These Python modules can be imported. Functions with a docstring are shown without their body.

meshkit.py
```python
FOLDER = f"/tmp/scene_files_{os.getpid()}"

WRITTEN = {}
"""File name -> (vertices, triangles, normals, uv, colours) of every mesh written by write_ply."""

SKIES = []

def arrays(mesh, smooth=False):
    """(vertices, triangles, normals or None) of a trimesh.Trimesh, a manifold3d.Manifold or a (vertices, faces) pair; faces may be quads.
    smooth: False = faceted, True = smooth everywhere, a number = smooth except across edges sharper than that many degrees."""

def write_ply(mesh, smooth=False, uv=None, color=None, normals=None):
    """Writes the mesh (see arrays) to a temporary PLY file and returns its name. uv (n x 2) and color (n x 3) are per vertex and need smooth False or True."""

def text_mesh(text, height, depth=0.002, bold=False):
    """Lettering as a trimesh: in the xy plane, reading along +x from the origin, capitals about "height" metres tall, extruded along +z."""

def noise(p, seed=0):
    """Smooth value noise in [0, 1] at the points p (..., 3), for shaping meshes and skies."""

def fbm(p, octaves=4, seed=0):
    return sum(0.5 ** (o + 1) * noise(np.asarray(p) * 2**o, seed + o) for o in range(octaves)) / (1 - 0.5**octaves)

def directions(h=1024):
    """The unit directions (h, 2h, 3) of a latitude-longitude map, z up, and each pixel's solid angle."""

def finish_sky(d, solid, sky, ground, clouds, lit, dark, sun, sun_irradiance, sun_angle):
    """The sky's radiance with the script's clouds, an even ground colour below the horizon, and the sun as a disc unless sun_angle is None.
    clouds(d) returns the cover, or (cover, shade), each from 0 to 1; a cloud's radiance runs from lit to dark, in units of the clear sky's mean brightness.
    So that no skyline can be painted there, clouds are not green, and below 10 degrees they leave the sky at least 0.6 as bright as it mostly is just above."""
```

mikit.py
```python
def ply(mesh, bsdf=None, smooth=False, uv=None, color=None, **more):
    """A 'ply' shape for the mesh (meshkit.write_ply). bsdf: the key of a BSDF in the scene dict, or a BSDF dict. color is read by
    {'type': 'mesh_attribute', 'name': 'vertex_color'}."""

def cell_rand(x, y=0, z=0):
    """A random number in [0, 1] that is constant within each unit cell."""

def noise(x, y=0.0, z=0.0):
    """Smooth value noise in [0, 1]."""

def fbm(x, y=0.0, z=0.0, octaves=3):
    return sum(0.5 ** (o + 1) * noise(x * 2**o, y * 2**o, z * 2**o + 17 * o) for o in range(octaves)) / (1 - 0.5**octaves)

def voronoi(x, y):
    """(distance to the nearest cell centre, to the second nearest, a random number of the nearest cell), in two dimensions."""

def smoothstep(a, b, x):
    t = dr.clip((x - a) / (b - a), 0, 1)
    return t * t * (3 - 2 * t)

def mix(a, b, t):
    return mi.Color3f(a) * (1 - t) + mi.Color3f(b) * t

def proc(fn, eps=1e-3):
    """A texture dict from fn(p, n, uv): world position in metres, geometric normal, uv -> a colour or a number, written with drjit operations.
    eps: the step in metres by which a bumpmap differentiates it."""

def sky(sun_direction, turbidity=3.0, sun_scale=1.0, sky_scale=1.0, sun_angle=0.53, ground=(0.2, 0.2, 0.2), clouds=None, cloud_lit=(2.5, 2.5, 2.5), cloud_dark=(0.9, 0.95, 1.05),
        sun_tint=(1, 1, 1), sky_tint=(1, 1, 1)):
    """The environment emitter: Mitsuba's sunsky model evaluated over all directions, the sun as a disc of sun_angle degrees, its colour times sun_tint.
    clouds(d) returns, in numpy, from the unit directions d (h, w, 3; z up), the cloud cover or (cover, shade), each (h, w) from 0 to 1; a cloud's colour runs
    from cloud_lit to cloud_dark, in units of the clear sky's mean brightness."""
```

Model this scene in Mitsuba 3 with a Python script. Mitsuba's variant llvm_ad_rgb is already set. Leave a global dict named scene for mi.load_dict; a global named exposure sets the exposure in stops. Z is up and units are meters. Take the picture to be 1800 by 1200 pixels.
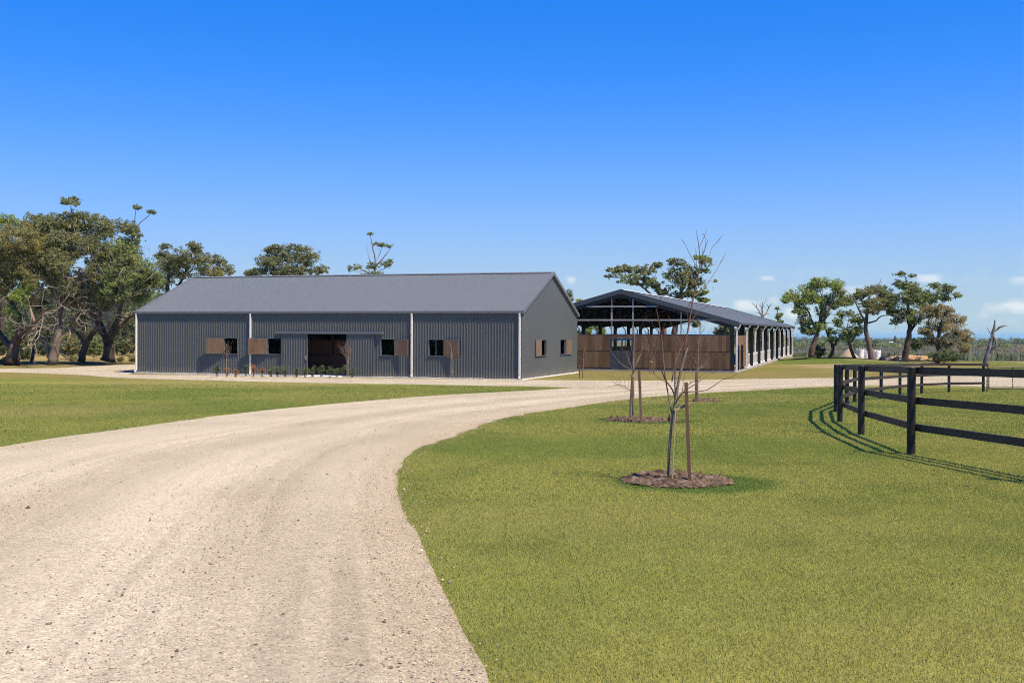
import math, random
import numpy as np, trimesh, shapely
from shapely.geometry import Polygon, LineString, Point
from shapely import affinity
from scipy.interpolate import PchipInterpolator
from scipy.spatial import cKDTree
import drjit as dr
import mitsuba as mi
import mikit, meshkit
from mikit import noise, fbm, voronoi, cell_rand, smoothstep, mix, proc

T = mi.ScalarTransform4f
scene, labels = {}, {}
rng = np.random.default_rng(7)

# ------------------------------------------------------------------ camera
CAM = np.array([0.0, 0.0, 2.85])
PITCH, ROLL, F = 0.0073, 0.0046, 1900.0
_fw = np.array([0, math.cos(PITCH), -math.sin(PITCH)])
_u0 = np.array([0, math.sin(PITCH), math.cos(PITCH)])
_rt = np.array([1.0, 0, 0]) * math.cos(ROLL) + _u0 * math.sin(ROLL)
_up = _u0 * math.cos(ROLL) - np.array([1.0, 0, 0]) * math.sin(ROLL)
scene['camera'] = {'type': 'perspective', 'fov': math.degrees(2 * math.atan(900 / F)), 'fov_axis': 'x', 'near_clip': 0.1, 'far_clip': 300000.0,
                   'to_world': T().look_at(origin=CAM.tolist(), target=(CAM + _fw).tolist(), up=_up.tolist())}

# ------------------------------------------------------------------ sky and sun
SAZ, SEL = math.radians(127), math.radians(57.5)
SUN = np.array([math.sin(SAZ) * math.cos(SEL), math.cos(SAZ) * math.cos(SEL), math.sin(SEL)])


def clouds(d):
    az = np.degrees(np.arctan2(d[..., 0], d[..., 1]))
    el = np.degrees(np.arcsin(np.clip(d[..., 2], -1, 1)))
    p = np.stack([az * 1.1, el * 3.2, np.zeros_like(az)], -1)
    n = meshkit.fbm(p, 6, 3)
    band = np.exp(-((el - 1.6) / 1.3) ** 2) * np.clip((np.abs(az) - 2) / 14, 0, 1)
    c = np.clip((n - 0.62) * 4, 0, 1) * band * 0.5
    for a, e, ra, re, s in ((21.0, 2.85, .75, .26, .75), (24.9, 1.45, 1.5, .34, .95), (12.3, 1.6, .9, .36, .9), (14.9, 1.2, .9, .45, .9), (6.6, 1.95, 1.0, .38, .6), (3.1, 2.85, .30, .16, .7),
                           (4.8, 1.5, .9, .3, .8), (13.3, 2.95, .4, .13, .7), (25.3, 2.7, 1.1, .22, .6), (27.5, 2.0, 1.5, .4, .8), (18.0, 2.3, 1.2, .3, .4)):
        g = np.exp(-((az - a) / ra) ** 2 - ((el - e) / np.where(el > e, re * .8, re * 1.2)) ** 2)
        c = np.maximum(c, np.clip((g * (0.1 + 1.75 * n) - 0.40) * 2.2, 0, 1) * s * .75)
    veil = .95 * np.exp(-(np.maximum(el, 0) / 7.4) ** 1.7)
    cover = 1 - (1 - veil) * (1 - c)
    return cover, np.clip(1 - c / np.maximum(cover, 1e-6), 0, 1)


scene['sky'] = mikit.sky(SUN.tolist(), turbidity=2.6, sky_scale=.75, clouds=clouds, cloud_lit=(3.0, 3.0, 3.0), cloud_dark=(1.62, 2.08, 2.30), sky_tint=(0.08, 0.72, 1.60), sun_tint=(1.03, 1.0, .93))
exposure = 2.15


# ------------------------------------------------------------------ helpers
def proj(P):
    q = np.atleast_2d(P) - CAM
    z = q @ _fw
    return np.stack([900 + F * (q @ _rt) / z, 600 - F * (q @ _up) / z], 1)


def ray(px, py):
    px, py = np.asarray(px, float), np.asarray(py, float)
    d = (px[..., None] - 900) / F * _rt - (py[..., None] - 600) / F * _up + _fw
    return d / d[..., 1:2]


def at(px, py, Y):
    """The point of the world at distance Y (along y) seen at this place of the photograph."""
    return CAM + ray(px, py) * np.asarray(Y, float)[..., None]


def key(base):
    if base not in scene and base not in labels and not any(k.startswith(base + '__') for k in scene):
        return base
    i = 1
    while f'{base}_{i:03d}' in scene or f'{base}_{i:03d}' in labels:
        i += 1
    return f'{base}_{i:03d}'


def pkey(base):
    if base not in scene:
        return base
    i = 1
    while f'{base}_{i:03d}' in scene:
        i += 1
    return f'{base}_{i:03d}'


def thing(base, label, cat, group=None):
    k = key(base)
    labels[k] = {'label': label, 'category': cat}
    if group:
        labels[k]['group'] = group
    return k


def struct(name, mesh, bsdf, label, smooth=False, kind='structure', **kw):
    scene[name] = mikit.ply(mesh, bsdf, smooth, **kw)
    labels[name] = {'label': label, 'kind': kind}


class MB:
    """Collects pieces into one mesh."""

    def __init__(s):
        s.v, s.f, s.c, s.n = [], [], [], 0

    def add(s, v, f, c=None):
        v, f = np.asarray(v, float), np.asarray(f, int)
        if f.shape[1] == 4:
            f = np.vstack([f[:, [0, 1, 2]], f[:, [0, 2, 3]]])
        s.v.append(v); s.f.append(f + s.n); s.n += len(v)
        if c is not None:
            s.c.append(np.broadcast_to(c, (len(v), 3)))
        return s

    def box(s, fr, a, b, z, c=None):
        """A box in the frame FR (origin, three axes) between the limits."""
        o, A, B, C = fr
        q = [o + A * x + B * y + C * w for x in a for y in b for w in z]
        f = np.array([[0, 1, 3, 2], [4, 6, 7, 5], [0, 4, 5, 1], [2, 3, 7, 6], [0, 2, 6, 4], [1, 5, 7, 3]])
        if np.dot(np.cross(A, B), C) * (a[1] - a[0]) * (b[1] - b[0]) * (z[1] - z[0]) < 0:
            f = f[:, ::-1]
        return s.add(q, f, c)

    def bar(s, p, q, w, h, up=(0, 0, 1.0), c=None):
        """A square bar from p to q, w across and h along up."""
        p, q, up = np.asarray(p, float), np.asarray(q, float), np.asarray(up, float)
        L = np.linalg.norm(q - p); d = (q - p) / L
        x = np.cross(d, up); x /= np.linalg.norm(x); y = np.cross(x, d)
        return s.box((p, d, x, y), (0, L), (-w / 2, w / 2), (-h / 2, h / 2), c)

    def tube(s, pts, rad, sides=7, c=None, cap=True):
        p = np.asarray(pts, float); n = len(p)
        t = np.gradient(p, axis=0); t /= np.linalg.norm(t, axis=1, keepdims=True) + 1e-12
        r = np.broadcast_to(rad, (n,))
        ref = np.array([0.3, 0.9, 0.1]) if abs(t[:, 2]).mean() > .6 else np.array([0.05, 0.1, 1.0])
        a = np.cross(t, ref); a /= np.linalg.norm(a, axis=1, keepdims=True) + 1e-12
        b = np.cross(t, a)
        g = np.arange(sides) * 2 * np.pi / sides
        v = (p[:, None] + r[:, None, None] * (np.cos(g)[None, :, None] * a[:, None] + np.sin(g)[None, :, None] * b[:, None])).reshape(-1, 3)
        i, j = np.meshgrid(np.arange(n - 1), np.arange(sides), indexing='ij')
        i, j = i.ravel(), j.ravel(); k = (j + 1) % sides
        f = np.stack([i * sides + j, (i + 1) * sides + j, (i + 1) * sides + k, i * sides + k], 1)
        f = np.vstack([f[:, [0, 1, 2]], f[:, [0, 2, 3]]])
        if cap:
            v = np.vstack([v, p[:1], p[-1:]]); m = n * sides; j = np.arange(sides)
            f = np.vstack([f, np.stack([j, (j + 1) % sides, j * 0 + m], 1), np.stack([(n - 1) * sides + (j + 1) % sides, (n - 1) * sides + j, j * 0 + m + 1], 1)])
        cc = None if c is None else (np.repeat(np.broadcast_to(c, (n, 3)), sides, 0) if np.ndim(c) == 2 else np.broadcast_to(c, (n * sides, 3)))
        if cc is not None and cap:
            cc = np.vstack([cc, cc[:1], cc[-1:]])
        return s.add(v, f, cc)

    def put(s, k, bsdf, smooth=False, **kw):
        m = (np.vstack(s.v), np.vstack(s.f))
        scene[k] = mikit.ply(m, bsdf, smooth, color=np.vstack(s.c) if s.c else None, **kw)
        return k


def curve(pts, step=None, n=None):
    """A smooth curve through the points (rows may carry a radius as 4th column)."""
    p = np.asarray(pts, float)
    if len(p) < 3:
        m = n or 4
        return p[0] + (p[-1] - p[0]) * np.linspace(0, 1, m)[:, None]
    s = np.r_[0, np.cumsum(np.linalg.norm(np.diff(p[:, :3], axis=0), axis=1))]
    m = n or max(4, int(s[-1] / (step or .5)) + 1)
    return PchipInterpolator(s, p, axis=0)(np.linspace(0, s[-1], m))


# ------------------------------------------------------------------ materials
def two(b):
    return {'type': 'twosided', 'bsdf': b}


def rgb(*c):
    return {'type': 'rgb', 'value': list(c)}


def plain(name, c, rough=0.6, spec=0.4, metallic=0.0):
    scene[name] = two({'type': 'principled', 'base_color': c if isinstance(c, dict) else rgb(*c), 'roughness': rough, 'specular': spec, 'metallic': metallic})


def tone(c, amount, sx, sy, sz, c2=None):
    """Colour c, uneven by +-amount at the given scales (1/m)."""
    c2 = c2 or c

    def fn(p, n, uv):
        t = fbm(p.x * sx, p.y * sy, p.z * sz, 4)
        return mix(c, c2, smoothstep(.3, .7, t)) * (1 + amount * (2 * fbm(p.x * sx * 5 + 9, p.y * sy * 5, p.z * sz * 2 + 3, 3) - 1))
    return proc(fn)


def wall_colour(p, n, uv):
    t = fbm(p.x * .2, p.y * .2, p.z * .06, 2)
    c = mix((.083, .095, .098), (.094, .106, .108), smoothstep(.3, .7, t))
    dust = smoothstep(.75, .0, p.z + .5 * (fbm(p.x * .9, p.y * .9, p.z, 2) - .3))
    return mix(c, (.25, .22, .18), dust * .28)


plain('mat_wall_metal', proc(wall_colour), .5, .3)
plain('mat_roof_metal', proc(lambda p, n, uv: mix((.118, .139, .150), (.126, .148, .159), fbm(p.x * .12, p.y * .12, 1.0, 2))), .5, .3)
plain('mat_arena_roof', (.078, .094, .106), .5, .3)
plain('mat_arena_trim', (.060, .076, .090), .5, .3)
plain('mat_trim_metal', (.13, .142, .158), .4, .5)
plain('mat_white_paint', (.80, .80, .79), .5, .4)
plain('mat_pipe_grey', (.80, .80, .80), .6, .3)
plain('mat_concrete', tone((.55, .53, .49), .15, .8, .8, .8, (.66, .64, .60)), .85, .2)
plain('mat_dark_steel', tone((.020, .022, .028), .2, .6, .6, .3, (.028, .030, .036)), .5, .45)
plain('mat_gal_steel', tone((.29, .29, .285), .10, 1.5, 1.5, 1.0, (.35, .35, .345)), .5, .4)
plain('mat_kick_panel', tone((.25, .25, .24), .15, .8, .8, .8, (.33, .32, .31)), .8, .2)
plain('mat_ridge_glint', (.72, .73, .74), .3, .6)  # sun glint along the arena ridge, put into a near-white base colour
plain('mat_door_blue', (.045, .052, .075), .5, .4)
plain('mat_black_post', tone((.011, .010, .010), .3, 3, 3, .8, (.020, .018, .017)), .5, .4)
plain('mat_black_rail', tone((.024, .017, .014), .35, 1.5, 1.5, 9, (.042, .030, .024)), .55, .35)
plain('mat_bag', tone((.62, .64, .70), .15, 2, 2, 2, (.78, .79, .83)), .7, .3)
plain('mat_strap', (.33, .27, .17), .8, .2)
plain('mat_tie', (.30, .26, .17), .8, .2)
plain('mat_black_plastic', tone((.012, .013, .016), .4, 2, 2, 2, (.03, .03, .035)), .45, .5)
plain('mat_sand_pile', tone((.34, .28, .215), .2, 1.5, 1.5, 1.5, (.40, .335, .265)), .95, .1)
plain('mat_arena_sand', tone((.17, .14, .10), .15, .3, .3, .3, (.22, .18, .135)), .95, .1)


def wood(c1, c2, c3):
    """Vertical timber: long grain, weathered patches."""
    def fn(p, n, uv):
        h = p.x * 0.95 - p.y * 0.31
        g = fbm(h * 34, p.z * 1.3, p.y * 7.0, 4)
        w = fbm(h * 2.6 + 3, p.z * .9, p.y, 3)
        knots = smoothstep(.74, .80, noise(h * 9, p.z * 3.1, p.y * 9))
        return mix(mix(c1, c2, g), c3, smoothstep(.45, .75, w) * .6) * (1 - .2 * knots)
    return proc(fn)


BOARDS = []
for i, (a, b, c) in enumerate((((.100, .058, .032), (.150, .092, .053), (.150, .11, .075)), ((.125, .075, .043), (.180, .115, .070), (.165, .125, .088)), ((.080, .046, .026), (.125, .076, .044), (.130, .094, .063)), ((.148, .093, .056), (.210, .138, .088), (.19, .145, .105)))):
    plain(f'mat_board_{"abcd"[i]}', wood(a, b, c), .75, .2)
    BOARDS.append(f'mat_board_{"abcd"[i]}')
plain('mat_shutter_timber', wood((.135, .078, .045), (.22, .14, .088), (.20, .15, .11)), .7, .25)
plain('mat_stall_timber', wood((.09, .032, .02), (.13, .05, .03), (.11, .045, .03)), .6, .3)
plain('mat_stake', wood((.14, .085, .055), (.20, .13, .085), (.23, .18, .14)), .85, .15)
VCOL = {'type': 'mesh_attribute', 'name': 'vertex_color'}
plain('mat_bark', VCOL, .9, .1)
plain('mat_pebble', VCOL, .85, .15)
scene['mat_leaf'] = {'type': 'principledthin', 'base_color': VCOL, 'roughness': .75, 'diff_trans': .9, 'eta': 1.25}


# --- the lawn: one colour field shared by the ground sheet and the blades of grass
BEDS = []          # (x, y, rx, ry) of the soil beds, filled below


def lawn_colour(p, fine=True):
    n1 = fbm(p.x * .22, p.y * .22, 1.0, 3)
    n2 = fbm(p.x * .9 + 5, p.y * .7, 2.0, 3)
    n3 = fbm(p.x * .06 + 2, p.y * .10, 5.0, 3)
    c = mix((.246, .258, .070), (.182, .222, .055), smoothstep(.28, .78, n1))
    c = mix(c, (.120, .165, .042), smoothstep(.55, .75, n2) * .35)
    c = mix(c, (.320, .280, .115), smoothstep(.46, .66, n3) * .5)
    lush = mi.Float(0)
    for x, y, rx, ry in BEDS[:3]:
        q = dr.sqrt(dr.square((p.x - x - .15) / (rx * 1.75)) + dr.square((p.y - y + .05) / (ry * 1.7))) + .5 * (n2 - .5)
        lush = dr.maximum(lush, 1 - smoothstep(.62, 1.05, q))
    return mix(c, (.085, .150, .036), lush * .85)


def ground_colour(p, n, uv):
    c = lawn_colour(p)
    # short-scale mottling: tufts, thatch
    m = fbm(p.x * 6, p.y * 4, 3.0, 3)
    s = fbm(p.x * 45, p.y * 22, 1.0, 2)
    c = c * (.64 + .34 * m + .28 * (s - .5))
    # drier ground away from the mown lawn
    dry = smoothstep(60, 70, p.y) * (.25 + .75 * fbm(p.x * .09, p.y * .05, 8.0, 3))
    c = mix(c, mix((.235, .185, .085), (.155, .125, .060), m), dr.clip(dry, 0, 1) * .75)
    # the mown bank beside the long shed: green bands and worn earth
    bank = smoothstep(24, 30, p.x) * smoothstep(85, 92, p.y) * (1 - smoothstep(136, 148, p.y))
    st = fbm(p.x * .13, p.y * .30 + 3, 4.0, 3)
    b = mix(mix((.235, .200, .085), (.100, .150, .036), smoothstep(.34, .48, st)), (.40, .29, .19), smoothstep(.58, .68, fbm(p.x * .14 + 7, p.y * .22, 2.0, 3)) * .8)
    c = mix(c, b * (.75 + .5 * m), bank * .85)
    # dry paddock on the left, past the gum trees
    pad = smoothstep(-18, -26, p.x) * smoothstep(96, 106, p.y)
    c = mix(c, mix((.33, .26, .12), (.24, .19, .085), m), pad * .9)
    litter = smoothstep(-20, -27, p.x) * smoothstep(82, 90, p.y) * (1 - smoothstep(96, 108, p.y))
    c = mix(c, mix((.20, .16, .085), (.12, .115, .045), smoothstep(.4, .6, st)), litter * .8)
    # beyond: vine floor, pasture, wooded hill
    far = smoothstep(140, 165, p.y) * smoothstep(-5, 15, p.x)
    c = mix(c, mix((.17, .15, .105), (.12, .155, .07), smoothstep(.35, .65, fbm(p.x * .004, p.y * .02, 4.0, 3))), far)
    hill = smoothstep(260, 420, p.y) * smoothstep(0, -60, p.x)
    return mix(c, (.055, .065, .045), hill)


scene['mat_ground'] = two({'type': 'bumpmap', 'arbitrary': proc(lambda p, n, uv: fbm(p.x * 40, p.y * 40, 0, 3) * .6 + fbm(p.x * 9, p.y * 9, 2, 2) * .5, .004), 'scale': .035,
                           'bsdf': {'type': 'diffuse', 'reflectance': proc(ground_colour)}})


def blade_colour(p, n, uv):
    r = cell_rand(dr.floor(p.x * 90), dr.floor(p.y * 90))
    r2 = cell_rand(dr.floor(p.x * 90), dr.floor(p.y * 90), 3)
    c = lawn_colour(p) * (1.20 + .66 * r)
    return mix(c, (.36, .31, .13), smoothstep(.84, .94, r2) * .6)


scene['mat_blade'] = {'type': 'principledthin', 'base_color': proc(blade_colour), 'roughness': .9, 'diff_trans': .7, 'eta': 1.15}


def gravel_colour(p, n, uv):
    """uv.x: metres from the right-hand edge of the drive."""
    wob = fbm(p.x * .25, p.y * .25, 2.0, 2) * .7 - .3
    e = uv.x + wob
    track = dr.maximum(dr.exp(-dr.square((e - 2.3) / .55)), dr.exp(-dr.square((e - 4.6) / .65)))
    loose = dr.maximum(dr.exp(-dr.square((e - 3.5) / .5)), dr.exp(-dr.square((e - 1.2) / .45))) * .8
    big = fbm(p.x * .5, p.y * .5, 1.0, 3)
    c = mix((.420, .386, .290), (.468, .432, .335), smoothstep(.35, .65, big))
    c = mix(c, (.530, .490, .385), track * .7)
    c = mix(c, (.355, .318, .235), loose * .45)
    c = mix(c, (.37, .305, .215), (1 - smoothstep(.0, .9, uv.x)) * .5)
    sk = fbm(uv.x * 3.2, uv.y * .07, 4.0, 3)
    sf = fbm(uv.x * 11, uv.y * .22, 6.0, 2)
    c = c * (.86 + .20 * sk + .10 * sf) * (1 - .14 * smoothstep(.56, .68, sk))
    m = fbm(p.x * 18, p.y * 18, 2.0, 3)
    d1, d2, r = voronoi(p.x * 42, p.y * 42)
    d3, d4, r3 = voronoi(p.x * 90, p.y * 90)
    st = (.80 + .36 * r) * (.88 + .24 * r3) * (.92 + .16 * m)
    st = st * (1 - .26 * smoothstep(.10, .0, d2 - d1)) * (1 - .62 * smoothstep(.92 - .10 * loose, .97, r) * smoothstep(.5, .3, d1))
    return c * st


scene['mat_gravel'] = two({'type': 'bumpmap', 'arbitrary': proc(lambda p, n, uv: smoothstep(.7, .0, voronoi(p.x * 42, p.y * 42)[0]) * .5 + fbm(p.x * 110, p.y * 110, 0, 2) * .3 + fbm(p.x * 3, p.y * 3, 1, 2) * 1.2, .003), 'scale': .014,
                           'bsdf': {'type': 'diffuse', 'reflectance': proc(gravel_colour)}})
scene['mat_soil'] = two({'type': 'diffuse', 'reflectance': proc(lambda p, n, uv: mix((.070, .050, .038), (.185, .145, .115), smoothstep(.38, .72, fbm(p.x * 11, p.y * 11, p.z * 11, 3))) * (.6 + .8 * noise(p.x * 60, p.y * 60, p.z * 60)))})
scene['mat_sea'] = {'type': 'principled', 'base_color': rgb(.01, .10, .16), 'roughness': .35, 'specular': .35}


# ------------------------------------------------------------------ terrain
_prof = PchipInterpolator([-200, -40, 0, 5, 13, 17, 26, 38, 53, 62, 70, 90, 120, 138, 170, 400, 800, 2000, 4000, 6500, 9000], [1.5, 1.36, 1.30, 1.23, 1.03, .95, .73, .43, .10, .0, -.05, -.06, -.05, -.4, -1.3, -3.0, -5.2, -12.5, -24, -44, -70])
_left = PchipInterpolator([-200, -40, 0, 5, 13, 17, 26, 38, 53, 62, 70, 95, 160, 300, 500, 2000, 9000], [1.5, 1.36, 1.30, 1.23, 1.03, .95, .73, .43, .10, .0, -.07, .12, .2, .3, 2, 6, -70])


def gz(x, y):
    x, y = np.asarray(x, float), np.asarray(y, float)
    t = np.clip((x + 25 + np.maximum(y - 150, 0) * .08) / 25, 0, 1); t = t * t * (3 - 2 * t)
    z = _left(y) * (1 - t) + _prof(y) * t
    z = z + .50 * np.exp(-((x - 36.5) / 5.0) ** 2 - ((y - 126) / 15) ** 2)
    z = z + 26 * np.exp(-((x + 330) / 190) ** 2 - ((y - 820) / 260) ** 2)
    # the building platforms lie just under the slabs
    u = (x - .59) * -.9503 + (y - 67.7) * .3112; w = (x - .59) * .3112 + (y - 67.7) * .9503
    z = z - .05 * np.clip((u - 4) / 14, 0, 1) * np.clip((w + 6) / 3, 0, 1) * (u < 45) * (w < 25)
    return z


def on_ground(px, py, lift=0.0):
    """Where the line of sight through this place of the photograph meets the terrain."""
    d = ray(px, py)
    s = np.geomspace(3, 1500, 4000)
    P = CAM + d * s[:, None]
    below = P[:, 2] < gz(P[:, 0], P[:, 1]) + lift
    i = int(np.argmax(below))
    a, b = s[i - 1], s[i]
    for _ in range(25):
        m = (a + b) / 2; q = CAM + d * m
        if q[2] < gz(q[0], q[1]) + lift: b = m
        else: a = m
    q = CAM + d * b
    return np.array([q[0], q[1], gz(q[0], q[1])])


def grid_axis(lim, first, grow, start=0.0):
    out, s = [start], first
    while out[-1] < lim:
        out.append(out[-1] + s); s = min(s * grow, lim / 6)
    return np.array(out)


gxp = grid_axis(6000, .8, 1.045); gx = np.r_[-gxp[:0:-1], gxp]
gy = np.r_[-np.geomspace(160, 1, 14)[::-1][::-1], np.arange(0, 150, 1.0), 150 + grid_axis(8800, 1.2, 1.05)[0:]]
GX, GY = np.meshgrid(gx, gy, indexing='ij')
GZ = gz(GX, GY) + np.where((GY > 150) & (GY < 7000), .25 * (meshkit.fbm(np.stack([GX * .02, GY * .02, GX * 0], -1), 3) - .5), 0)
ni, nj = GX.shape
ii, jj = np.meshgrid(np.arange(ni - 1), np.arange(nj - 1), indexing='ij')
q = (ii * nj + jj).ravel()
struct('ground', (np.stack([GX.ravel(), GY.ravel(), GZ.ravel()], 1), np.stack([q, q + nj, q + nj + 1, q + 1], 1)), 'mat_ground', 'mown lawn, dry grass and paddocks of the farm', smooth=True)

sx_ = np.array([-150000, 150000.0])
struct('sea', (np.array([[-150000, 6000, -48], [150000, 6000, -48], [150000, 160000, -48], [-150000, 160000, -48.0]]), np.array([[0, 1, 2, 3]])), 'mat_sea', 'blue sea along the horizon')

# ------------------------------------------------------------------ gravel drive
def G(pts):
    return [tuple(on_ground(x, y)[:2]) for x, y in pts]


lower_right = [(862, 1195), (835, 1140), (800, 1080), (775, 1030), (745, 965), (710, 900), (697, 855), (700, 830), (725, 795), (800, 767), (850, 747), (915, 730), (1000, 717), (1100, 702.5), (1225, 692), (1350, 685), (1467, 679.5), (1550, 678), (1623, 677.5), (1733, 680), (1800, 680), (1900, 681)]
right_edge = [(0.35, -30), (0.25, -3), (.05, 2.5)] + G(lower_right)
far_edge = G([(1900, 660), (1800, 660), (1693, 661), (1553, 661.5), (1467, 664), (1350, 665.5), (1250, 667.5), (1100, 669), (1035, 668.8), (915, 667.8), (760, 666.2), (616, 664.2), (440, 660.5), (330, 659.2), (222, 658.6)])
behind = [tuple(on_ground(x, y)[:2]) for x, y in [(243, 654.5), (252, 640), (150, 644), (100, 646.7), (0, 648), (-150, 650)]]
lawn_top = [(-150, 658.5), (0, 654.3), (110, 657.5), (220, 664.5), (330, 667.5), (460, 671), (600, 674), (720, 675.5), (800, 677), (950, 680), (1007, 681.7)]
lawn_low = [(925, 686.8), (800, 693), (720, 698.5), (650, 704), (540, 714), (440, 724), (300, 742.5), (180, 758.5), (70, 774), (0, 785.5)]


def smooth_line(pts, step):
    c = curve(np.c_[np.asarray(pts, float), np.zeros(len(pts))], step)[:, :2]
    k = np.random.default_rng(len(pts)).normal(0, 1, len(c))
    k = np.convolve(k, np.ones(3) / 3, 'same')
    t = np.gradient(c, axis=0); t /= np.linalg.norm(t, axis=1, keepdims=True)
    d = np.linalg.norm(c, axis=1)
    w = np.where(d > 4.3, .022, 0) * k * np.clip(d / 14, .6, 4)
    return c + np.stack([-t[:, 1], t[:, 0]], 1) * w[:, None]


re = smooth_line(right_edge, .22)
ll_world = G(lawn_low)
ll = smooth_line(ll_world + [(-12, 13.2), (-18, 8), (-24, 0), (-28, -30)], .3)
lt = smooth_line(G(lawn_top), .4)
drive = Polygon(np.vstack([re, smooth_line(far_edge, .4), np.array(behind), lt, ll]))
if not drive.is_valid:
    drive = drive.buffer(0)
    drive = max(getattr(drive, 'geoms', [drive]), key=lambda g: g.area)
shapely.prepare(drive)


def sheet(poly, lift, edge):
    v, f = trimesh.creation.triangulate_polygon(poly, engine='earcut')
    m = trimesh.Trimesh(np.c_[v, np.zeros(len(v))], f, process=False)
    v, f = trimesh.remesh.subdivide_to_size(m.vertices, m.faces, edge, max_iter=14)
    v, inv = np.unique(np.round(v, 5), axis=0, return_inverse=True)
    f = inv.ravel()[f]
    v[:, 2] = gz(v[:, 0], v[:, 1]) + lift
    return v, f


dv, df = sheet(drive.simplify(.01), .0, 1.3)
rel = LineString(re)
e = shapely.distance(shapely.points(dv[:, :2]), rel)
edge_d = shapely.distance(shapely.points(dv[:, :2]), drive.exterior)
dv[:, 2] += .006 + .028 * np.clip(edge_d / .5, 0, 1) + .004 * np.clip(np.sin(e * 2.6), -1, 1) * np.clip(edge_d, 0, 1) * (dv[:, 1] < 40)
n_ = np.cross(dv[df[:, 1]] - dv[df[:, 0]], dv[df[:, 2]] - dv[df[:, 0]])
df[n_[:, 2] < 0] = df[n_[:, 2] < 0][:, ::-1]
struct('gravel_drive', (dv, df), 'mat_gravel', 'pale gravel drive curving from the foreground to the sheds', smooth=True, uv=np.stack([e, shapely.line_locate_point(rel, shapely.points(dv[:, :2]))], 1))

# loose stones on the drive
oct_v = np.array([[1, 0, 0], [-1, 0, 0], [0, 1, 0], [0, -1, 0], [0, 0, 1], [0, 0, -.5]], float)
oct_f = np.array([[0, 2, 4], [2, 1, 4], [1, 3, 4], [3, 0, 4], [2, 0, 5], [1, 2, 5], [3, 1, 5], [0, 3, 5]])


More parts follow.
